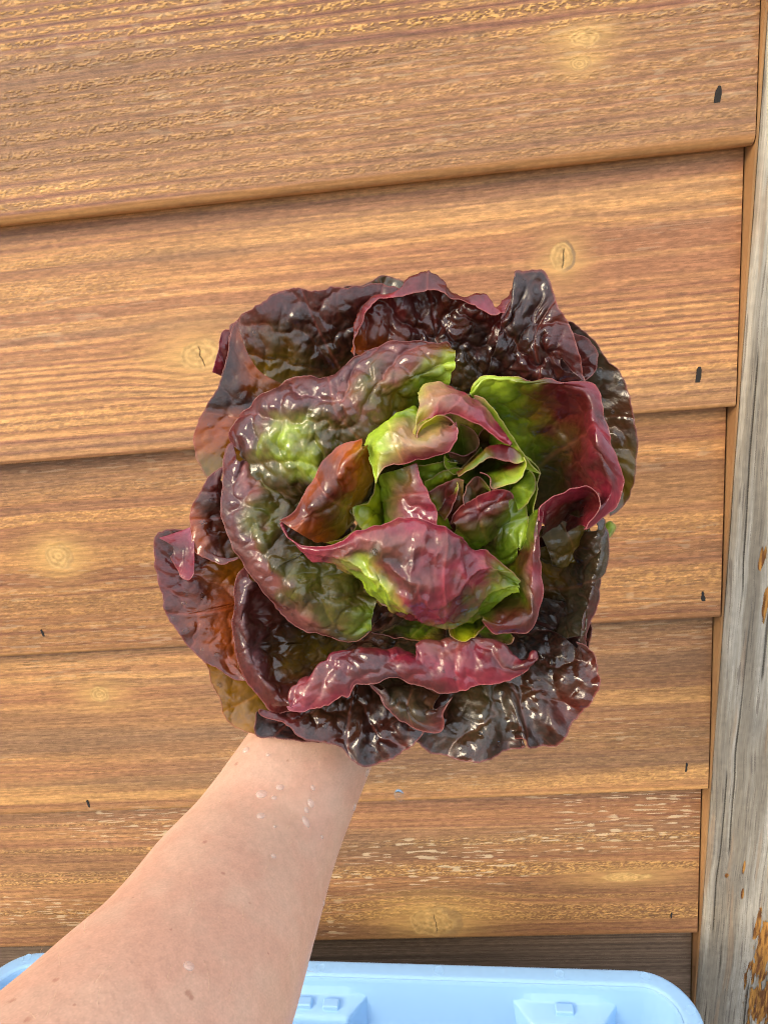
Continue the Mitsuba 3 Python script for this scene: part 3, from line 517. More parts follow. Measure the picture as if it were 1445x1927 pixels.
leaf([([(860, 860), (900, 860), (930, 880)], 36, ['gr']), ([(793, 738), (800, 727), (840, 723), (870, 736), (899, 752), (923, 779), (943, 806), (961, 836)], 32.6, ['li', 'pp', 'mg', 'mg', 'pp', 'mg', 'rd']), ([(786, 775), (815, 752), (850, 752), (890, 768), (925, 798), (959, 836)], 31.4, ['pp', 'pp', 'pb', 'mg', 'mg', 'mg']),
      ([(777, 826), (779, 808), (798, 792), (823, 782), (850, 778), (866, 784), (886, 791), (913, 806), (939, 826), (960, 839)], 31.5, ['ly', 'mg', 'mg', 'mg', 'mg', 'mg'])], bump=0.7, midrib=0.4)
leaf([([(862, 812), (835, 798), (810, 808), (794, 826)], 32.3, ['ol', 'pp', 'ly', 'ly']), ([(858, 800), (840, 786), (815, 786), (794, 798), (784, 812), (790, 837)], 31.3, ['rd', 'rd', 'ly', 'ly', 'oy', 'rd'])], bump=0.1, midrib=None, step=0.0005)
leaf([([(770, 930), (780, 970)], 36, ['gr']), ([(714, 895), (722, 940), (728, 990)], 33.8, ['li', 'gr', 'gr']), ([(745, 885), (765, 930), (775, 988)], 32.5, ['gr', 'pb', 'pk']), ([(783, 872), (790, 895), (806, 932), (820, 962), (822, 992)], 32.1, ['mg', 'mg', 'mg'])], bump=0.6)
leaf([([(900, 920), (930, 920)], 36, ['gr']), ([(870, 905), (900, 880), (935, 862), (962, 880)], 33.8, ['gr', 'vd', 'bg', 'gr']), ([(860, 890), (883, 870), (913, 846), (939, 835), (969, 845), (982, 863)], 32.4, ['rb', 'rd', 'rd', 'mg', 'rd', 'rd']), ([(862, 893), (890, 884), (915, 866), (940, 862), (965, 872), (985, 868)], 31.9, ['ol', 'gr', 'gr', 'rb', 'rd', 'li']),
      ], bump=0.4, midrib=None)
leaf([([(920, 900), (940, 880)], 34.5, ['bg']), ([(903, 890), (930, 893), (955, 885), (980, 862)], 32.5, ['bg', 'gr', 'rb', 'rd']), ([(903, 892), (921, 903), (922, 917), (929, 923), (953, 915), (979, 902), (990, 880), (984, 862)], 31.9, ['rd', 'rd', 'ol', 'li', 'li', 'li', 'li'])], bump=0.3, midrib=None, step=0.0006)
leaf([([(880, 900), (900, 890)], 36, ['gr']), ([(866, 800), (885, 805), (897, 822), (900, 839), (885, 852), (866, 856), (838, 852)], 33.3, ['gr', 'pp', 'pp', 'rb', 'pb', 'pb'])], bump=0.8)
leaf([([(900, 920), (920, 900)], 36, ['gr']), ([(834, 858), (845, 885), (856, 892), (868, 884), (896, 850), (905, 842)], 33.5, ['li', 'li', 'gr', 'ol', 'gr'])], bump=0.5)
leaf([([(910, 990), (930, 980)], 36, ['bg']), ([(875, 960), (895, 950), (915, 935), (926, 925)], 33.6, ['bg']), ([(871, 954), (874, 930), (880, 910), (896, 895), (915, 908), (924, 923)], 32.9, ['rb', 'bg', 'rb', 'gr'])], bump=0.9)
leaf([([(910, 1010), (930, 1000)], 36, ['gr']), ([(860, 1003), (890, 1020), (925, 1000), (958, 968)], 33.4, ['gr', 'gr', 'bg', 'gr']), ([(856, 985), (890, 965), (925, 950), (955, 945)], 32.5, ['rb', 'rd', 'rd', 'rb']), ([(846, 987), (856, 968), (889, 942), (926, 925), (956, 922), (964, 938)], 33.0, ['rd', 'rd', 'mg', 'rd'])], bump=0.9)
leaf([([(900, 1010), (930, 1000)], 37, ['gr']), ([(880, 1030), (915, 1030), (953, 1063), (970, 1050)], 34.6, ['gr', 'bg', 'gr', 'gr']), ([(895, 1000), (930, 990), (955, 1005), (975, 1030)], 33.9, ['bg', 'br', 'gr', 'li']), ([(880, 1004), (920, 960), (965, 938), (985, 945), (992, 965), (990, 1010), (977, 1035)], 34, ['gr', 'gr', 'gr', 'li', 'li', 'li'])], bump=0.9)
leaf([([(880, 1000), (890, 980)], 36, ['gr']), ([(820, 962), (840, 985), (872, 962)], 33.6, ['li', 'rb', 'rd']), ([(806, 926), (833, 910), (853, 902), (872, 905)], 32.9, ['rd', 'rd', 'rb', 'ol'])], bump=0.9)
leaf([([(880, 1020), (900, 1000)], 36.5, ['gr']), ([(818, 985), (828, 1000), (850, 995)], 33.9, ['li', 'ly', 'gr']), ([(812, 955), (825, 965), (842, 975)], 33.4, ['li', 'gr', 'li'])], bump=0.4)
leaf([([(900, 940), (930, 920)], 37, ['gr']), ([(960, 840), (985, 870), (1000, 920), (995, 970)], 34.8, ['li', 'gr', 'gr', 'gr']), ([(955, 845), (995, 865), (1012, 890), (1005, 930), (1000, 965)], 33.6, ['li', 'li', 'gr', 'li', 'li'])], bump=0.7)
leaf([([(920, 1000), (940, 1020)], 37.4, ['gr']), ([(840, 1150), (860, 1180), (910, 1180), (940, 1130)], 34.8, ['bg', 'gr', 'bg', 'gr']), ([(848, 1195), (862, 1204), (890, 1200), (910, 1180), (930, 1165)], 34.0, ['ol', 'ly', 'ol', 'rb'])], bump=0.6)
leaf([([(800, 1100), (830, 1110)], 38.5, ['bg']), ([(740, 1180), (790, 1190), (840, 1190)], 36, ['bg', 'gr', 'dk']), ([(700, 1190), (745, 1200), (790, 1205), (840, 1206)], 35.2, ['dk', 'dk', 'ol', 'dk'])], bump=1.1)
leaf([([(900, 1120), (920, 1130)], 38.5, ['gr']), ([(900, 1190), (935, 1200), (960, 1190)], 36, ['gr', 'bg', 'gr']), ([(908, 1202), (930, 1208), (955, 1212), (966, 1200)], 35.0, ['rd', 'bg', 'ol', 'pp'])], bump=0.6)
leaf([([(930, 860), (965, 895)], 35.6, ['gr']), ([(903, 775), (932, 812), (958, 848), (985, 882)], 33.3, ['bg', 'gr', 'li', 'li']), ([(892, 745), (918, 757), (941, 790), (966, 830), (991, 862), (1016, 890)], 32.9, ['pp', 'li', 'li', 'li', 'li'])], bump=0.5, midrib=None)
leaf([([(840, 930), (860, 920)], 35.8, ['gr']), ([(795, 915), (825, 905), (858, 890)], 34.4, ['gr', 'li', 'gr']), ([(785, 876), (805, 873), (835, 868), (860, 872)], 33.7, ['gr', 'li', 'gr', 'li'])], bump=0.8)
leaf([([(850, 940), (870, 930)], 35.6, ['gr']), ([(806, 930), (835, 905), (870, 893)], 34.0, ['gr', 'ly', 'gr']), ([(798, 905), (825, 890), (850, 882), (872, 886)], 33.5, ['li', 'gr', 'li'])], bump=0.8)
leaf([([(880, 880), (910, 870)], 35.4, ['vd']), ([(905, 835), (925, 822), (940, 815)], 34.0, ['bg', 'rb']), ([(900, 820), (912, 806), (930, 800), (948, 812)], 33.4, ['rb', 'ol', 'rd'])], bump=0.8)
leaf([([(850, 990), (870, 980)], 35.4, ['gr']), ([(826, 960), (838, 935), (850, 925)], 33.7, ['rb', 'rd', 'rb']), ([(838, 980), (850, 955), (862, 925), (858, 908)], 33.0, ['ol', 'rd', 'rd', 'li'])], bump=0.8)
leaf([([(930, 950), (950, 940)], 35.4, ['gr']), ([(965, 935), (985, 915), (992, 895)], 34.0, ['gr', 'li', 'gr']), ([(975, 960), (1000, 935), (1006, 905), (996, 885)], 33.4, ['li', 'li', 'gr', 'li'])], bump=0.7)
leaf([([(700, 960), (730, 960)], 36, ['gr']), ([(690, 945), (700, 975), (715, 1000)], 34.2, ['gr', 'ly', 'gr']), ([(664, 955), (676, 985), (690, 1005), (716, 1012)], 33.6, ['li', 'ly', 'li'])], bump=0.8)
# small young leaves packed in the heart
hr = np.random.default_rng(3)
for i in range(13):
    a = i*2.399; r = 35+11*i
    cx, cy = 865+0.95*r*math.cos(a), 935+0.85*r*math.sin(a)
    px, py = -math.sin(a), math.cos(a); w = 32+hr.random()*22; dpt = 34.6+0.012*r+0.5*hr.random()
    cc = ['li', 'gr', 'gr', 'li', 'ly', 'bg'][int(hr.integers(6))]
    leaf([([(850+px*6, 945+py*6), (850-px*6, 945-py*6)], 38.2, ['gr']), ([(cx*0.7+258+px*w*0.8, cy*0.7+282+py*w*0.8), (cx*0.7+258-px*w*0.8, cy*0.7+282-py*w*0.8)], dpt+1.4, ['bg', cc]),
          ([(cx+px*w, cy+py*w), (cx+14*math.cos(a), cy+14*math.sin(a)), (cx-px*w, cy-py*w)], dpt, [cc, 'gr', 'bg'])], bump=0.8)
leaf([([(900, 1140), (920, 1160)], 40.4, ["vd"]), ([(1040, 1130), (1050, 1190), (1040, 1240)], 38.0, ["vd", "dd", "vd"]), ([(1108, 1150), (1112, 1190), (1104, 1222), (1090, 1250)], 36.6, ["dk"])], bump=0.8)
# torn green scrap behind the right rim
leaf([([(1125, 985), (1130, 1005)], 37.5, ['gr']), ([(1138, 986), (1150, 982), (1156, 992), (1146, 1009), (1139, 1012)], 37.2, ['gr', 'li', 'gr'])], bump=0.1, midrib=None, step=0.0005)

# the stump that the hand holds
def stump_mesh():
    axis0, axis1 = at(800, 1010, 0.395), at(790, 1030, 0.452)
    z = (axis1-axis0); L = np.linalg.norm(z); z /= L
    x = np.cross(z, [0, 0, 1]); x /= np.linalg.norm(x); y = np.cross(z, x)
    prof = [(0.002, -0.02), (0.026, -0.02), (0.025, 0.0), (0.019, 0.02), (0.015, 0.04), (0.0155, L), (0.012, L+0.002), (0.001, L+0.001)]
    n = 40; a = np.arange(n)*2*np.pi/n
    v = np.array([axis0 + z*t + (r*(1+0.05*np.cos(5*b)))*(x*math.cos(b)+y*math.sin(b)) for r, t in prof for b in a])
    i = np.arange(len(prof)*n).reshape(len(prof), n); j = np.roll(i, -1, 1)
    return v, np.stack([i[:-1], j[:-1], j[1:], i[1:]], -1).reshape(-1, 4)
scene['stem_skin'] = {'type': 'twosided', 'b': {'type': 'principled', 'base_color': {'type': 'rgb', 'value': [0.55, 0.58, 0.32]}, 'roughness': 0.4}}
put('red_lettuce__stem', stump_mesh(), 'stem_skin', smooth=40)
# ------------------------------------------------------------------ the arm and hand
def skin_spots():
    out = []
    for (px, py, r) in ((386, 1585, 5), (420, 1644, 3.6), (104, 1845, 5.5), (354, 1870, 7), (360, 1878, 5), (444, 1438, 5), (541, 1432, 3), (22, 1884, 6), (52, 1920, 7), (140, 1892, 3), (322, 1750, 2.5), (250, 1690, 2.2), (470, 1700, 2.4), (505, 1795, 2.4)):
        out.append((px, py, r))
    return out

# the forearm's two outlines and its distance: (left px, right px, metres)
ARM = [((500, 1318), (722, 1392), 0.381), ((463, 1385), (690, 1472), 0.369), ((399, 1472), (652, 1572), 0.349), ((344, 1540), (626, 1650), 0.331), ((279, 1609), (602, 1740), 0.307),
       ((206, 1697), (578, 1835), 0.279), ((112, 1786), (550, 1935), 0.254), ((12, 1874), (520, 2040), 0.232), ((-100, 1968), (480, 2160), 0.212), ((-215, 2060), (430, 2290), 0.195)]
def arm_manifold():
    """One body: a lofted forearm, palm and fingers as hulls of spheres, joined and smoothed."""
    from scipy.interpolate import CubicSpline
    def sph(c, r):
        return m3.Manifold.sphere(r, 40).translate(tuple(np.asarray(c, float)))
    parts = []
    s_ = np.arange(len(ARM)); tt = np.linspace(0, len(ARM)-1, 64)
    Lp = CubicSpline(s_, [at(*l, d) for l, r, d in ARM])(tt); Rp = CubicSpline(s_, [at(*r, d) for l, r, d in ARM])(tt)
    run = (Lp[-1]+Rp[-1]-Lp[-7]-Rp[-7])/2; run /= np.linalg.norm(run)
    more = run*0.045*np.arange(1, 7)[:, None]                        # on to the elbow, behind the picture's lower edge
    Lp, Rp = np.vstack([Lp, Lp[-1]+more]), np.vstack([Rp, Rp[-1]+more]); tt = np.r_[tt, np.full(6, 9.0)]; NS = len(Lp)
    C = (Lp+Rp)/2; ax = np.gradient(C, axis=0); ax /= np.linalg.norm(ax, axis=1, keepdims=True)
    sd_ = Rp-Lp; half = np.linalg.norm(sd_, axis=1)/2; sd_ /= 2*half[:, None]
    nn = np.cross(ax, sd_); nn /= np.linalg.norm(nn, axis=1, keepdims=True); half = half*0.985
    a_ = np.arange(72)*2*np.pi/72
    deep = np.interp(tt, [0, 2, 9], [0.66, 0.70, 0.66])
    V_ = C[:, None] + half[:, None, None]*(np.cos(a_)[None, :, None]*sd_[:, None] + (deep[:, None]*np.sin(a_)[None])[..., None]*nn[:, None])
    V_ = np.vstack([V_.reshape(-1, 3), C[:1], C[-1:]]); i_ = np.arange(NS*72).reshape(NS, 72); j_ = np.roll(i_, -1, 1)
    F_ = np.stack([i_[:-1], j_[:-1], j_[1:], i_[1:]], -1).reshape(-1, 4); F_ = np.vstack([F_[:, [0, 1, 2]], F_[:, [0, 2, 3]]])
    F_ = np.vstack([F_, np.stack([i_[0], np.full(72, NS*72), j_[0]], 1), np.stack([i_[-1], j_[-1], np.full(72, NS*72+1)], 1)])
    tm = trimesh.Trimesh(V_, F_, process=False)
    if tm.volume < 0: F_ = F_[:, ::-1]
    parts.append(m3.Manifold(m3.Mesh(np.ascontiguousarray(V_, dtype=np.float32), np.ascontiguousarray(F_, dtype=np.uint32))))
    parts.append(m3.Manifold.batch_hull([sph(C[0]+sd_[0]*t*0.012, 0.019) for t in (-1, 1)] + [sph(C[6]+sd_[6]*t*0.012, 0.019) for t in (-1, 1)]))
    wrist = C[0]
    base = at(795, 1045, 0.438)                          # the stem as the fingers close on it
    fwd = base-wrist; Lh = np.linalg.norm(fwd); fwd /= Lh
    nrm = FW - fwd*np.dot(FW, fwd); nrm /= np.linalg.norm(nrm); lat = np.cross(fwd, nrm)
    back = nrm*0.012
    def hp(f, l, n): return wrist + fwd*f + lat*l + nrm*n
    # palm: hull of flattened pads behind the leaves
    pads = [(0.012, 0.018, 0.004, 0.016), (0.012, -0.018, 0.004, 0.016), (0.075, 0.030, 0.018, 0.0125), (0.080, 0.010, 0.020, 0.0125), (0.078, -0.012, 0.020, 0.0125), (0.070, -0.030, 0.018, 0.0115), (0.035, 0.028, 0.012, 0.016)]
    parts.append(m3.Manifold.batch_hull([sph(hp(f, l, n), r) for f, l, n, r in pads]))
    # four fingers that curl round the stem, and the thumb on its other side
    for (f, l, n, ln, sp) in ((0.075, 0.030, 0.018, 0.92, 0.06), (0.080, 0.010, 0.020, 1.0, 0.02), (0.078, -0.012, 0.020, 0.95, -0.03), (0.070, -0.031, 0.018, 0.78, -0.09)):
        p = np.array([f, l, n]); ang, rad = 0.10, 0.0098 if ln > 0.8 else 0.0086
        for seg, bend in ((0.040*ln, 0.55), (0.026*ln, 0.85), (0.021*ln, 0.6)):
            q = p + seg*np.array([math.cos(ang), sp, math.sin(ang)*-1.0])
            r2 = rad*0.9
            parts.append(m3.Manifold.batch_hull([sph(hp(*p), rad), sph(hp(*q), r2)]))
            p, rad, ang = q, r2, ang+bend*0.75
    p = np.array([0.035, 0.030, 0.010]); rad = 0.0125
    for dlt in ((0.030, 0.016, -0.004), (0.026, -0.004, -0.010), (0.020, -0.012, -0.006)):
        q = p+np.array(dlt); parts.append(m3.Manifold.batch_hull([sph(hp(*p), rad), sph(hp(*q), rad*0.88)])); p, rad = q, rad*0.88
    return m3.Manifold.batch_boolean(parts, m3.OpType.Add).refine_to_length(0.0035)
mm = arm_manifold().to_mesh()
arm = trimesh.Trimesh(mm.vert_properties[:, :3], mm.tri_verts, process=False)
arm = trimesh.smoothing.filter_taubin(arm, lamb=0.5, nu=0.51, iterations=60)
q = arm.vertices
arm.vertices = q + arm.vertex_normals*(0.0011*(meshkit.fbm(q/0.03, 3, 4)-0.5))[:, None]

def hit(px, py, mesh=arm):
    """Where the arm's surface is seen at a pixel, and its normal there."""
    d = at(px, py, 1.0)-CAM; d /= np.linalg.norm(d)
    v = mesh.vertices; f = mesh.faces
    a, b, c = v[f[:, 0]], v[f[:, 1]], v[f[:, 2]]
    e1, e2 = b-a, c-a; h = np.cross(d, e2); det = (e1*h).sum(1); s = CAM-a
    with np.errstate(all='ignore'):
        uu = (s*h).sum(1)/det; qq = np.cross(s, e1); vv = (qq@d)/det; t = (e2*qq).sum(1)/det
    ok = (uu >= 0) & (vv >= 0) & (uu+vv <= 1) & (t > 0.01) & (np.abs(det) > 1e-14)
    if not ok.any(): return None
    k = np.where(ok)[0][np.argmin(t[ok])]
    return CAM+d*t[k], mesh.face_normals[k]

SPOTS = []
for (px, py, r) in skin_spots():
    h_ = hit(px, py)
    if h_: SPOTS.append(tuple(float(v) for v in (*h_[0], r*np.linalg.norm(h_[0]-CAM)/F)))
def skin_colour(p, n, uv):
    a = fbm(p.x*70, p.y*70, p.z*70, octaves=3); b = fbm(p.x*420, p.y*420, p.z*420, octaves=2)
    c = mix(mi.Color3f(0.530, 0.318, 0.222), mi.Color3f(0.520, 0.285, 0.196), smoothstep(0.3, 0.7, a))
    c = c*(0.92+0.16*b)*(0.92+0.16*noise(p.x*1700, p.y*1700, p.z*1700))
    for (x, y, z, r) in SPOTS:
        dd = dr.sqrt(dr.square(p.x-x)+dr.square(p.y-y)+dr.square(p.z-z))/r + 0.5*(noise(p.x*1800, p.z*1800)-0.5)
        c = mix(c, mi.Color3f(0.30, 0.115, 0.065), 0.5*(1-smoothstep(0.30, 1.25, dd)))
    return c
def skin_height(p, n, uv):
    u, w = p.x*0.8+p.z*0.6, p.z*0.8-p.x*0.6
    return 0.00010*noise(u*1300, w*900, p.y*900) + 0.00008*noise(u*700+5, w*2100, p.y*700) + 0.0003*noise(p.x*180, p.y*180, p.z*180)
scene['skin'] = {'type': 'twosided', 'b': {'type': 'bumpmap', 'scale': 1.0, 'tex': proc(skin_height, 3e-4), 'b': {'type': 'principled', 'base_color': proc(skin_colour), 'roughness': 0.47, 'specular': 0.42, 'sheen': 0.25, 'sheen_tint': 0.5}}}
put('person', arm, 'skin', smooth=True, label='bare outstretched forearm with moles and water drops, hand behind the lettuce holding its stem', category='person')

# fine pale hair on the forearm
hrng = np.random.default_rng(8)
vn = arm.vertex_normals
cand = [i for i in hrng.permutation(len(q)) if np.dot(arm.vertices[i]-CAM, FW) < 0.372 and np.dot(vn[i], FW) < 0.35][:360]
adir = at(*ARM[1][0], ARM[1][2])-at(*ARM[5][0], ARM[5][2]); adir /= np.linalg.norm(adir)
hv, hf = [], []
for i in cand:
    p0, n0 = arm.vertices[i], vn[i]
    L = 0.004+0.006*hrng.random()
    t = adir*0.6 + hrng.normal(size=3)*0.22 - UP*0.3 - RT*0.3; t -= n0*np.dot(t, n0); t /= np.linalg.norm(t)
    s = np.cross(t, n0); b = sum(len(x) for x in hv)
    path = [p0-n0*0.0004, p0+n0*L*0.30+t*L*0.35, p0+n0*L*0.42+t*L*0.75, p0+n0*L*0.38+t*L*1.1]
    ring = []
    for j, c in enumerate(path):
        w = 0.000032*(1-j/4.0)
        ring += [c+s*w, c-s*w*0.5+n0*w*0.8, c-s*w*0.5-n0*w*0.8]
    hv.append(np.array(ring))
    for j in range(3):
        for m in range(3):
            a0, a1 = b+j*3+m, b+j*3+(m+1) % 3
            hf += [[a0, a1, a1+3], [a0, a1+3, a0+3]]
scene['hair'] = {'type': 'twosided', 'b': {'type': 'principled', 'base_color': {'type': 'rgb', 'value': [0.62, 0.42, 0.24]}, 'roughness': 0.4}}
put('person__arm_hair', (np.vstack(hv), np.array(hf)), 'hair', kind='stuff')

# ------------------------------------------------------------------ water drops
scene['bead_water'] = {'type': 'blendbsdf', 'weight': 0.28, 'a': {'type': 'null'}, 'b': {'type': 'twosided', 'b': {'type': 'principled', 'base_color': {'type': 'rgb', 'value': [0.70, 0.57, 0.50]}, 'roughness': 0.07, 'specular': 1.0, 'clearcoat': 1.0, 'clearcoat_gloss': 0.98}}}
scene['clear_water'] = {'type': 'dielectric', 'int_ior': 1.333, 'ext_ior': 1.0}
def drop_mesh(p, n, r, stretch=1.0, along=None, height=0.5, sink=0.30):
    m = trimesh.creation.icosphere(3, 1.0)
    v = m.vertices.copy()
    n = n/np.linalg.norm(n); t = (along if along is not None else UP); t = t-n*np.dot(t, n); t /= np.linalg.norm(t); b = np.cross(t, n)
    w = 1+0.10*(meshkit.noise(v*1.3+r*9000, int(r*1e6) % 97)-0.5)
    v = v*w[:, None]
    z = np.where(v[:, 2] < 0, v[:, 2]*0.35, v[:, 2])
    return trimesh.Trimesh(p + (v[:, :1]*b*r + v[:, 1:2]*t*r*stretch + (z[:, None]*height-sink*0.3)*n*r), m.faces, process=False)
W = 'water drop'
for (px, py, dia, st, lab) in (
    (463, 1412, 15, 0.9, 'clear water drop nearest the left edge of the wrist'), (504, 1421, 7, 1, 'tiny water drop high on the wrist just under the leaf'),
    (492, 1495, 19, 0.9, 'largest round water drop on the forearm, left of the middle cluster'), (527, 1482, 15, 0.75, 'wide oval water drop at the top of the middle cluster on the forearm'),
    (516, 1502, 10, 0.8, 'small water drop between the two biggest drops on the forearm'), (491, 1536, 16, 0.8, 'round water drop straight below the largest one on the forearm'),
    (517, 1556, 7, 0.8, 'tiny flat water drop lowest of the middle cluster on the forearm'), (589, 1483, 8, 1.3, 'small thin water drop topmost of the row on the right of the wrist'),
    (585, 1512, 12, 1.3, 'oval water drop second in the row on the right of the wrist'), (577, 1525, 9, 1.3, 'small oval water drop third in the row on the right of the wrist'),
    (576, 1547, 13, 1.7, 'long slanting water drop lowest in the row on the right of the wrist'), (606, 1576, 6, 1.2, 'tiny water drop near the right edge of the forearm below the row'),
    (515, 1612, 11, 0.9, 'lone pale water drop in the middle of the forearm'), (356, 1819, 17, 1.1, 'flat faint water drop low on the forearm above the big mole'),
    (691, 1455, 12, 1.2, 'water drop on the right edge of the wrist under the leaf'), (667, 1520, 11, 1.2, 'water drop hanging on the right edge of the forearm'), (611, 1700, 8, 1.3, 'tiny water drop low on the right edge of the forearm')):
    h_ = None
    for back in range(0, 30, 2):
        h_ = hit(px-back, py+back*0.3)
        if h_: break
    if h_: put('water_drop', drop_mesh(h_[0], h_[1], 0.5*dia*np.linalg.norm(h_[0]-CAM)/F, st, height=0.6), 'bead_water', smooth=True, label=lab, category=W, group='water drops on the forearm')
# beads of water on the leaves
SP, SN = np.vstack([s for s, _ in SKIN]), np.vstack([n for _, n in SKIN])
rel = SP-CAM; dep = rel@FW; spx = 722.5+F*(rel@RT)/dep; spy = 963.5-F*(rel@UP)/dep
brng = np.random.default_rng(21)
for (px, py) in ((350, 1118), (347, 1134), (382, 1123), (325, 1160), (352, 1184), (381, 1220), (410, 1232), (1128, 700), (1150, 702), (1170, 722), (1152, 775), (985, 1270), (1015, 1276), (1022, 1298), (1036, 1262), (1062, 1282),
                 (903, 1380), (868, 1408), (834, 1263), (860, 1279), (987, 528), (1010, 545), (1024, 541), (645, 715), (690, 662), (798, 660), (722, 702), (577, 1130), (535, 1146), (548, 1158), (441, 1142), (541, 608), (562, 590), (480, 626),
                 (415, 1292), (745, 1345), (572, 1356), (611, 1366), (380, 985), (400, 940), (1085, 1300), (940, 1400), (452, 745), (395, 800), (770, 1060), (705, 1040)):
    near = np.where((np.abs(spx-px) < 2.5) & (np.abs(spy-py) < 2.5))[0]
    if not len(near): continue
    i = near[np.argmin(dep[near])]
    dn = drop_mesh(SP[i], SN[i], 0.5*(6+7*brng.random()**2)*dep[i]/F, 0.85+0.5*brng.random(), height=0.55, sink=0.25)
    put('leaf_drop', dn, 'clear_water', smooth=True, label=('small clear water drop on the torn outer leaf at the far left' if px < 420 and py > 1060 else 'small clear water drop on the upper left outer leaves' if px < 480 and py < 1060 else 'small clear water drop on the dark leaf at the far right' if px > 1080 and py < 800 else 'small clear water drop on the upright leaf at the top right' if px > 960 and py < 600 else 'small clear water drop on the large dark leaf at the bottom right' if px > 850 and py > 1255 and not (px < 870 and py < 1300) else 'small clear water drop on the leaves along the lower edge' if py > 1300 else 'small clear water drop on the magenta folded leaf near the bottom' if px > 800 and py > 1200 else 'small clear water drop on the long left inner leaf' if px < 600 and py > 1100 else 'small clear water drop on the big blistered upper left leaves' if py < 760 else 'small clear water drop on the large pink shell-shaped leaf in front'), category=W, group='water drops on the lettuce leaves')
c = at(751, 1497, 0.40)
fm = trimesh.creation.icosphere(3, 1.0); fv = fm.vertices.copy(); fv[:, 2] *= 1.0
put('water_drop', trimesh.Trimesh(c + fv[:, :1]*RT*0.0027 + fv[:, 1:2]*FW*0.0027 + fv[:, 2:]*(UP*0.0034+RT*-0.0006), fm.faces, process=False), 'clear_water', smooth=True, label='single water drop falling through the air right of the wrist', category=W)

# ------------------------------------------------------------------ blue tub
scene['blue_plastic'] = {'type': 'twosided', 'b': {'type': 'principled', 'base_color': {'type': 'rgb', 'value': [0.25, 0.43, 0.64]}, 'roughness': 0.35, 'specular': 0.45}}
TZ = CAM[2]-0.700                                        # level of the tub's rim
A0, A1 = on_level(40, 1788.5, TZ), on_level(1215, 1823, TZ)
ex = (A1-A0); ex[2] = 0; ex /= np.linalg.norm(ex); ey = np.array([ex[1], -ex[0], 0.0]); ez = np.array([0, 0, 1.0])
RC = 0.052                                               # corner radius of the rim
X0 = on_level(-12, 1800, TZ)
TW = float(np.dot(on_level(1318, 1900, TZ)-A0, ex)) - float(np.dot(on_level(-14, 1812, TZ)-A0, ex))
O = A0 + ex*float(np.dot(on_level(-14, 1812, TZ)-A0, ex)); TDp = 0.40
def loc(x, y, z): return O + np.asarray(x)[..., None]*ex + np.asarray(y)[..., None]*ey + np.asarray(z)[..., None]*ez
def ring(off, n=10):
    r = max(RC-off, 0.008); pts = []
    for cx, cy, a0 in ((TW-off-r, off+r, -90), (TW-off-r, TDp-off-r, 0), (off+r, TDp-off-r, 90), (off+r, off+r, 180)):
        for a in np.linspace(a0, a0+90, n): pts.append((cx+r*math.cos(math.radians(a)), cy+r*math.sin(math.radians(a))))
    return np.array(pts)
def tub_loft(prof):
    rows = [loc(ring(o)[:, 0], ring(o)[:, 1], np.full(40, z)) for o, z in prof]
    v = np.stack(rows); i = np.arange(v.shape[0]*v.shape[1]).reshape(v.shape[:2]); j = np.roll(i, -1, 1)
    f = np.stack([i[:-1], i[1:], j[1:], j[:-1]], -1).reshape(-1, 4)
    return v.reshape(-1, 3), f, i
def tub_body():
    v, f, i = tub_loft([(0.022, -0.02), (0.034, -0.16), (0.046, -0.30), (0.055, -0.305), (0.058, -0.301), (0.050, -0.296), (0.038, -0.16), (0.0262, -0.03), (0.0212, -0.0062), (0.0190, -0.0018)])
    tri = np.vstack([f[:, [0, 1, 2]], f[:, [0, 2, 3]]]); c = len(v)
    v = np.vstack([v, v[i[4]].mean(0), v[i[5]].mean(0)])
    return v, np.vstack([tri, [[i[4][a], i[4][(a+1) % 40], c] for a in range(40)], [[i[5][a], c+1, i[5][(a+1) % 40]] for a in range(40)]])
tag('blue_tub', 'light blue plastic tub with rounded corners standing against the foot of the wall', 'tub')
put('blue_tub__body', tub_body(), 'blue_plastic', smooth=40)
rp = [(0.0200, -0.022), (0.0030, -0.022), (0.0015, -0.020), (0.0, -0.006), (0.0006, -0.0028), (0.0022, -0.0008), (0.0045, 0.0), (0.0145, 0.0), (0.0172, -0.0009), (0.0192, -0.0032)]
v, f, _ = tub_loft(rp); put('blue_tub__rim', (v, f), 'blue_plastic', smooth=45)
def tub_xy(px, py, z=0.0):
    p = on_level(px, py, TZ+z)-O
    return float(np.dot(p, ex)), float(np.dot(p, ey))
for (px, py) in ((604, 1822), (826, 1827), (1052, 1832), (1213, 1833), (1308, 1902), (55, 1797)):
    x, y = tub_xy(px, py); y = max(y, 0.0092) if px < 1250 else y; x = min(x, TW-0.0092); n = 28; a = np.arange(n)*2*np.pi/n; prof = [(0.0046, 0.0000), (0.0046, 0.00022), (0.0043, 0.00028), (0.0040, 0.00008), (0.0, 0.00008)]
    v = np.array([loc(np.array(x+r*math.cos(b)), np.array(y+r*math.sin(b)), np.array(h)) for r, h in prof for b in a]); i = np.arange(len(prof)*n).reshape(-1, n); j = np.roll(i, -1, 1)
    put('blue_tub__rim_mark', (v, np.stack([i[:-1], j[:-1], j[1:], i[1:]], -1).reshape(-1, 4)), 'blue_plastic')
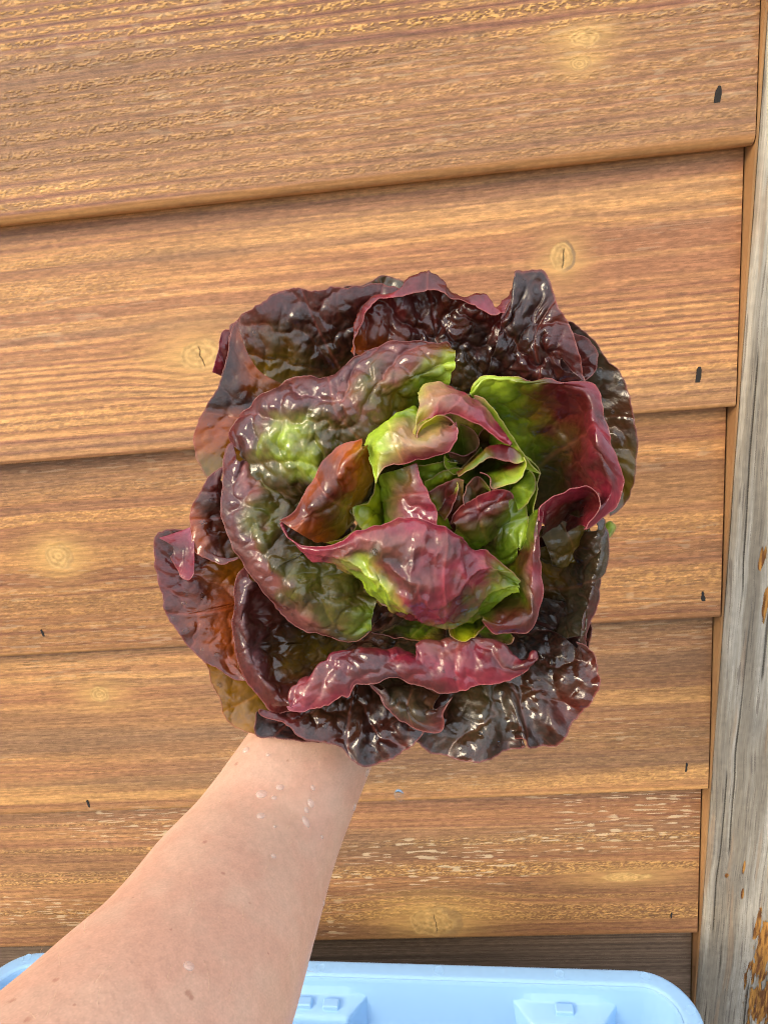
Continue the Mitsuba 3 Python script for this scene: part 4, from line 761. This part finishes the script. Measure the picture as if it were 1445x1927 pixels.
def moulded_step(xa, xb):
    """A sloped ledge moulded into the far inner wall."""
    yw = 0.024
    yw = 0.0205
    prof = [(yw, -0.006), (yw+0.0060, -0.0165), (yw+0.0085, -0.0185), (yw+0.0240, -0.0205), (yw+0.0285, -0.0225), (yw+0.0305, -0.028), (yw+0.034, -0.26), (yw+0.001, -0.26)]
    rows = []
    for x, s, fl in ((xa-0.022, 0.0, 0), (xa-0.012, 0.42, 0), (xa-0.002, 0.90, 0), (xa+0.003, 1.0, 0), (xb-0.003, 1.0, 0), (xb+0.002, 0.90, 0), (xb+0.012, 0.42, 0), (xb+0.022, 0.0, 0)):
        rows.append(loc(np.full(len(prof), x), np.array([yw-0.001+(p[0]-yw)*s for p in prof]), np.array([p[1] for p in prof])))
    v = np.stack(rows); i = np.arange(v.shape[0]*v.shape[1]).reshape(v.shape[:2])
    f = np.stack([i[:-1, :-1], i[1:, :-1], i[1:, 1:], i[:-1, 1:]], -1).reshape(-1, 4)
    return put('blue_tub__moulded_step', (v.reshape(-1, 3), f), 'blue_plastic', smooth=30)
def tab(holder, px, py, w):
    x, y = tub_xy(px, py, -0.017)
    m = rounded_box(-w/2, w/2, -0.005, 0.005, -0.006, 0.0045, 0.0018, 4).to_mesh()
    q = np.asarray(m.vert_properties[:, :3]); put(holder+'__tab', (loc(q[:, 0]+x, q[:, 1]+y, q[:, 2]-0.0190), np.asarray(m.tri_verts)), 'blue_plastic', smooth=40)
xs = [tub_xy(px, 1900, -0.019)[0] for px in (1000, 1128)]; s1 = moulded_step(*xs); tab(s1, 1062, 1900, 0.018)
xs = [tub_xy(px, 1900, -0.019)[0] for px in (515, 655)]; s2 = moulded_step(*xs); tab(s2, 623, 1890, 0.017); tab(s2, 572, 1887, 0.017)
# a dry papery leaf sliver in the tub
lv = []
for t in np.linspace(0, 1, 12):
    w = 0.010*math.sin(math.pi*min(t*0.93+0.05, 1)); c = on_level(4+12*t, 1905-55*t, TZ-0.05*(1-t)-0.012)
    lv += [c-RT*w*0.5+FW*0.002*math.sin(t*9), c+FW*0.003*math.sin(t*7), c+RT*w*0.5]
i = np.arange(36).reshape(12, 3); ff = np.stack([i[:-1, :-1], i[:-1, 1:], i[1:, 1:], i[1:, :-1]], -1).reshape(-1, 4); lv = np.array(lv)
scene['dry_leaf_skin'] = {'type': 'twosided', 'b': {'type': 'principled', 'base_color': {'type': 'rgb', 'value': [0.42, 0.40, 0.33]}, 'roughness': 0.6}}
put('dry_leaf', (np.vstack([lv, lv+UP*-0.0006]), np.vstack([ff, ff[:, ::-1]+36])), 'dry_leaf_skin', smooth=True, label='pale dry leaf sliver inside the left corner of the blue tub', category='leaf')
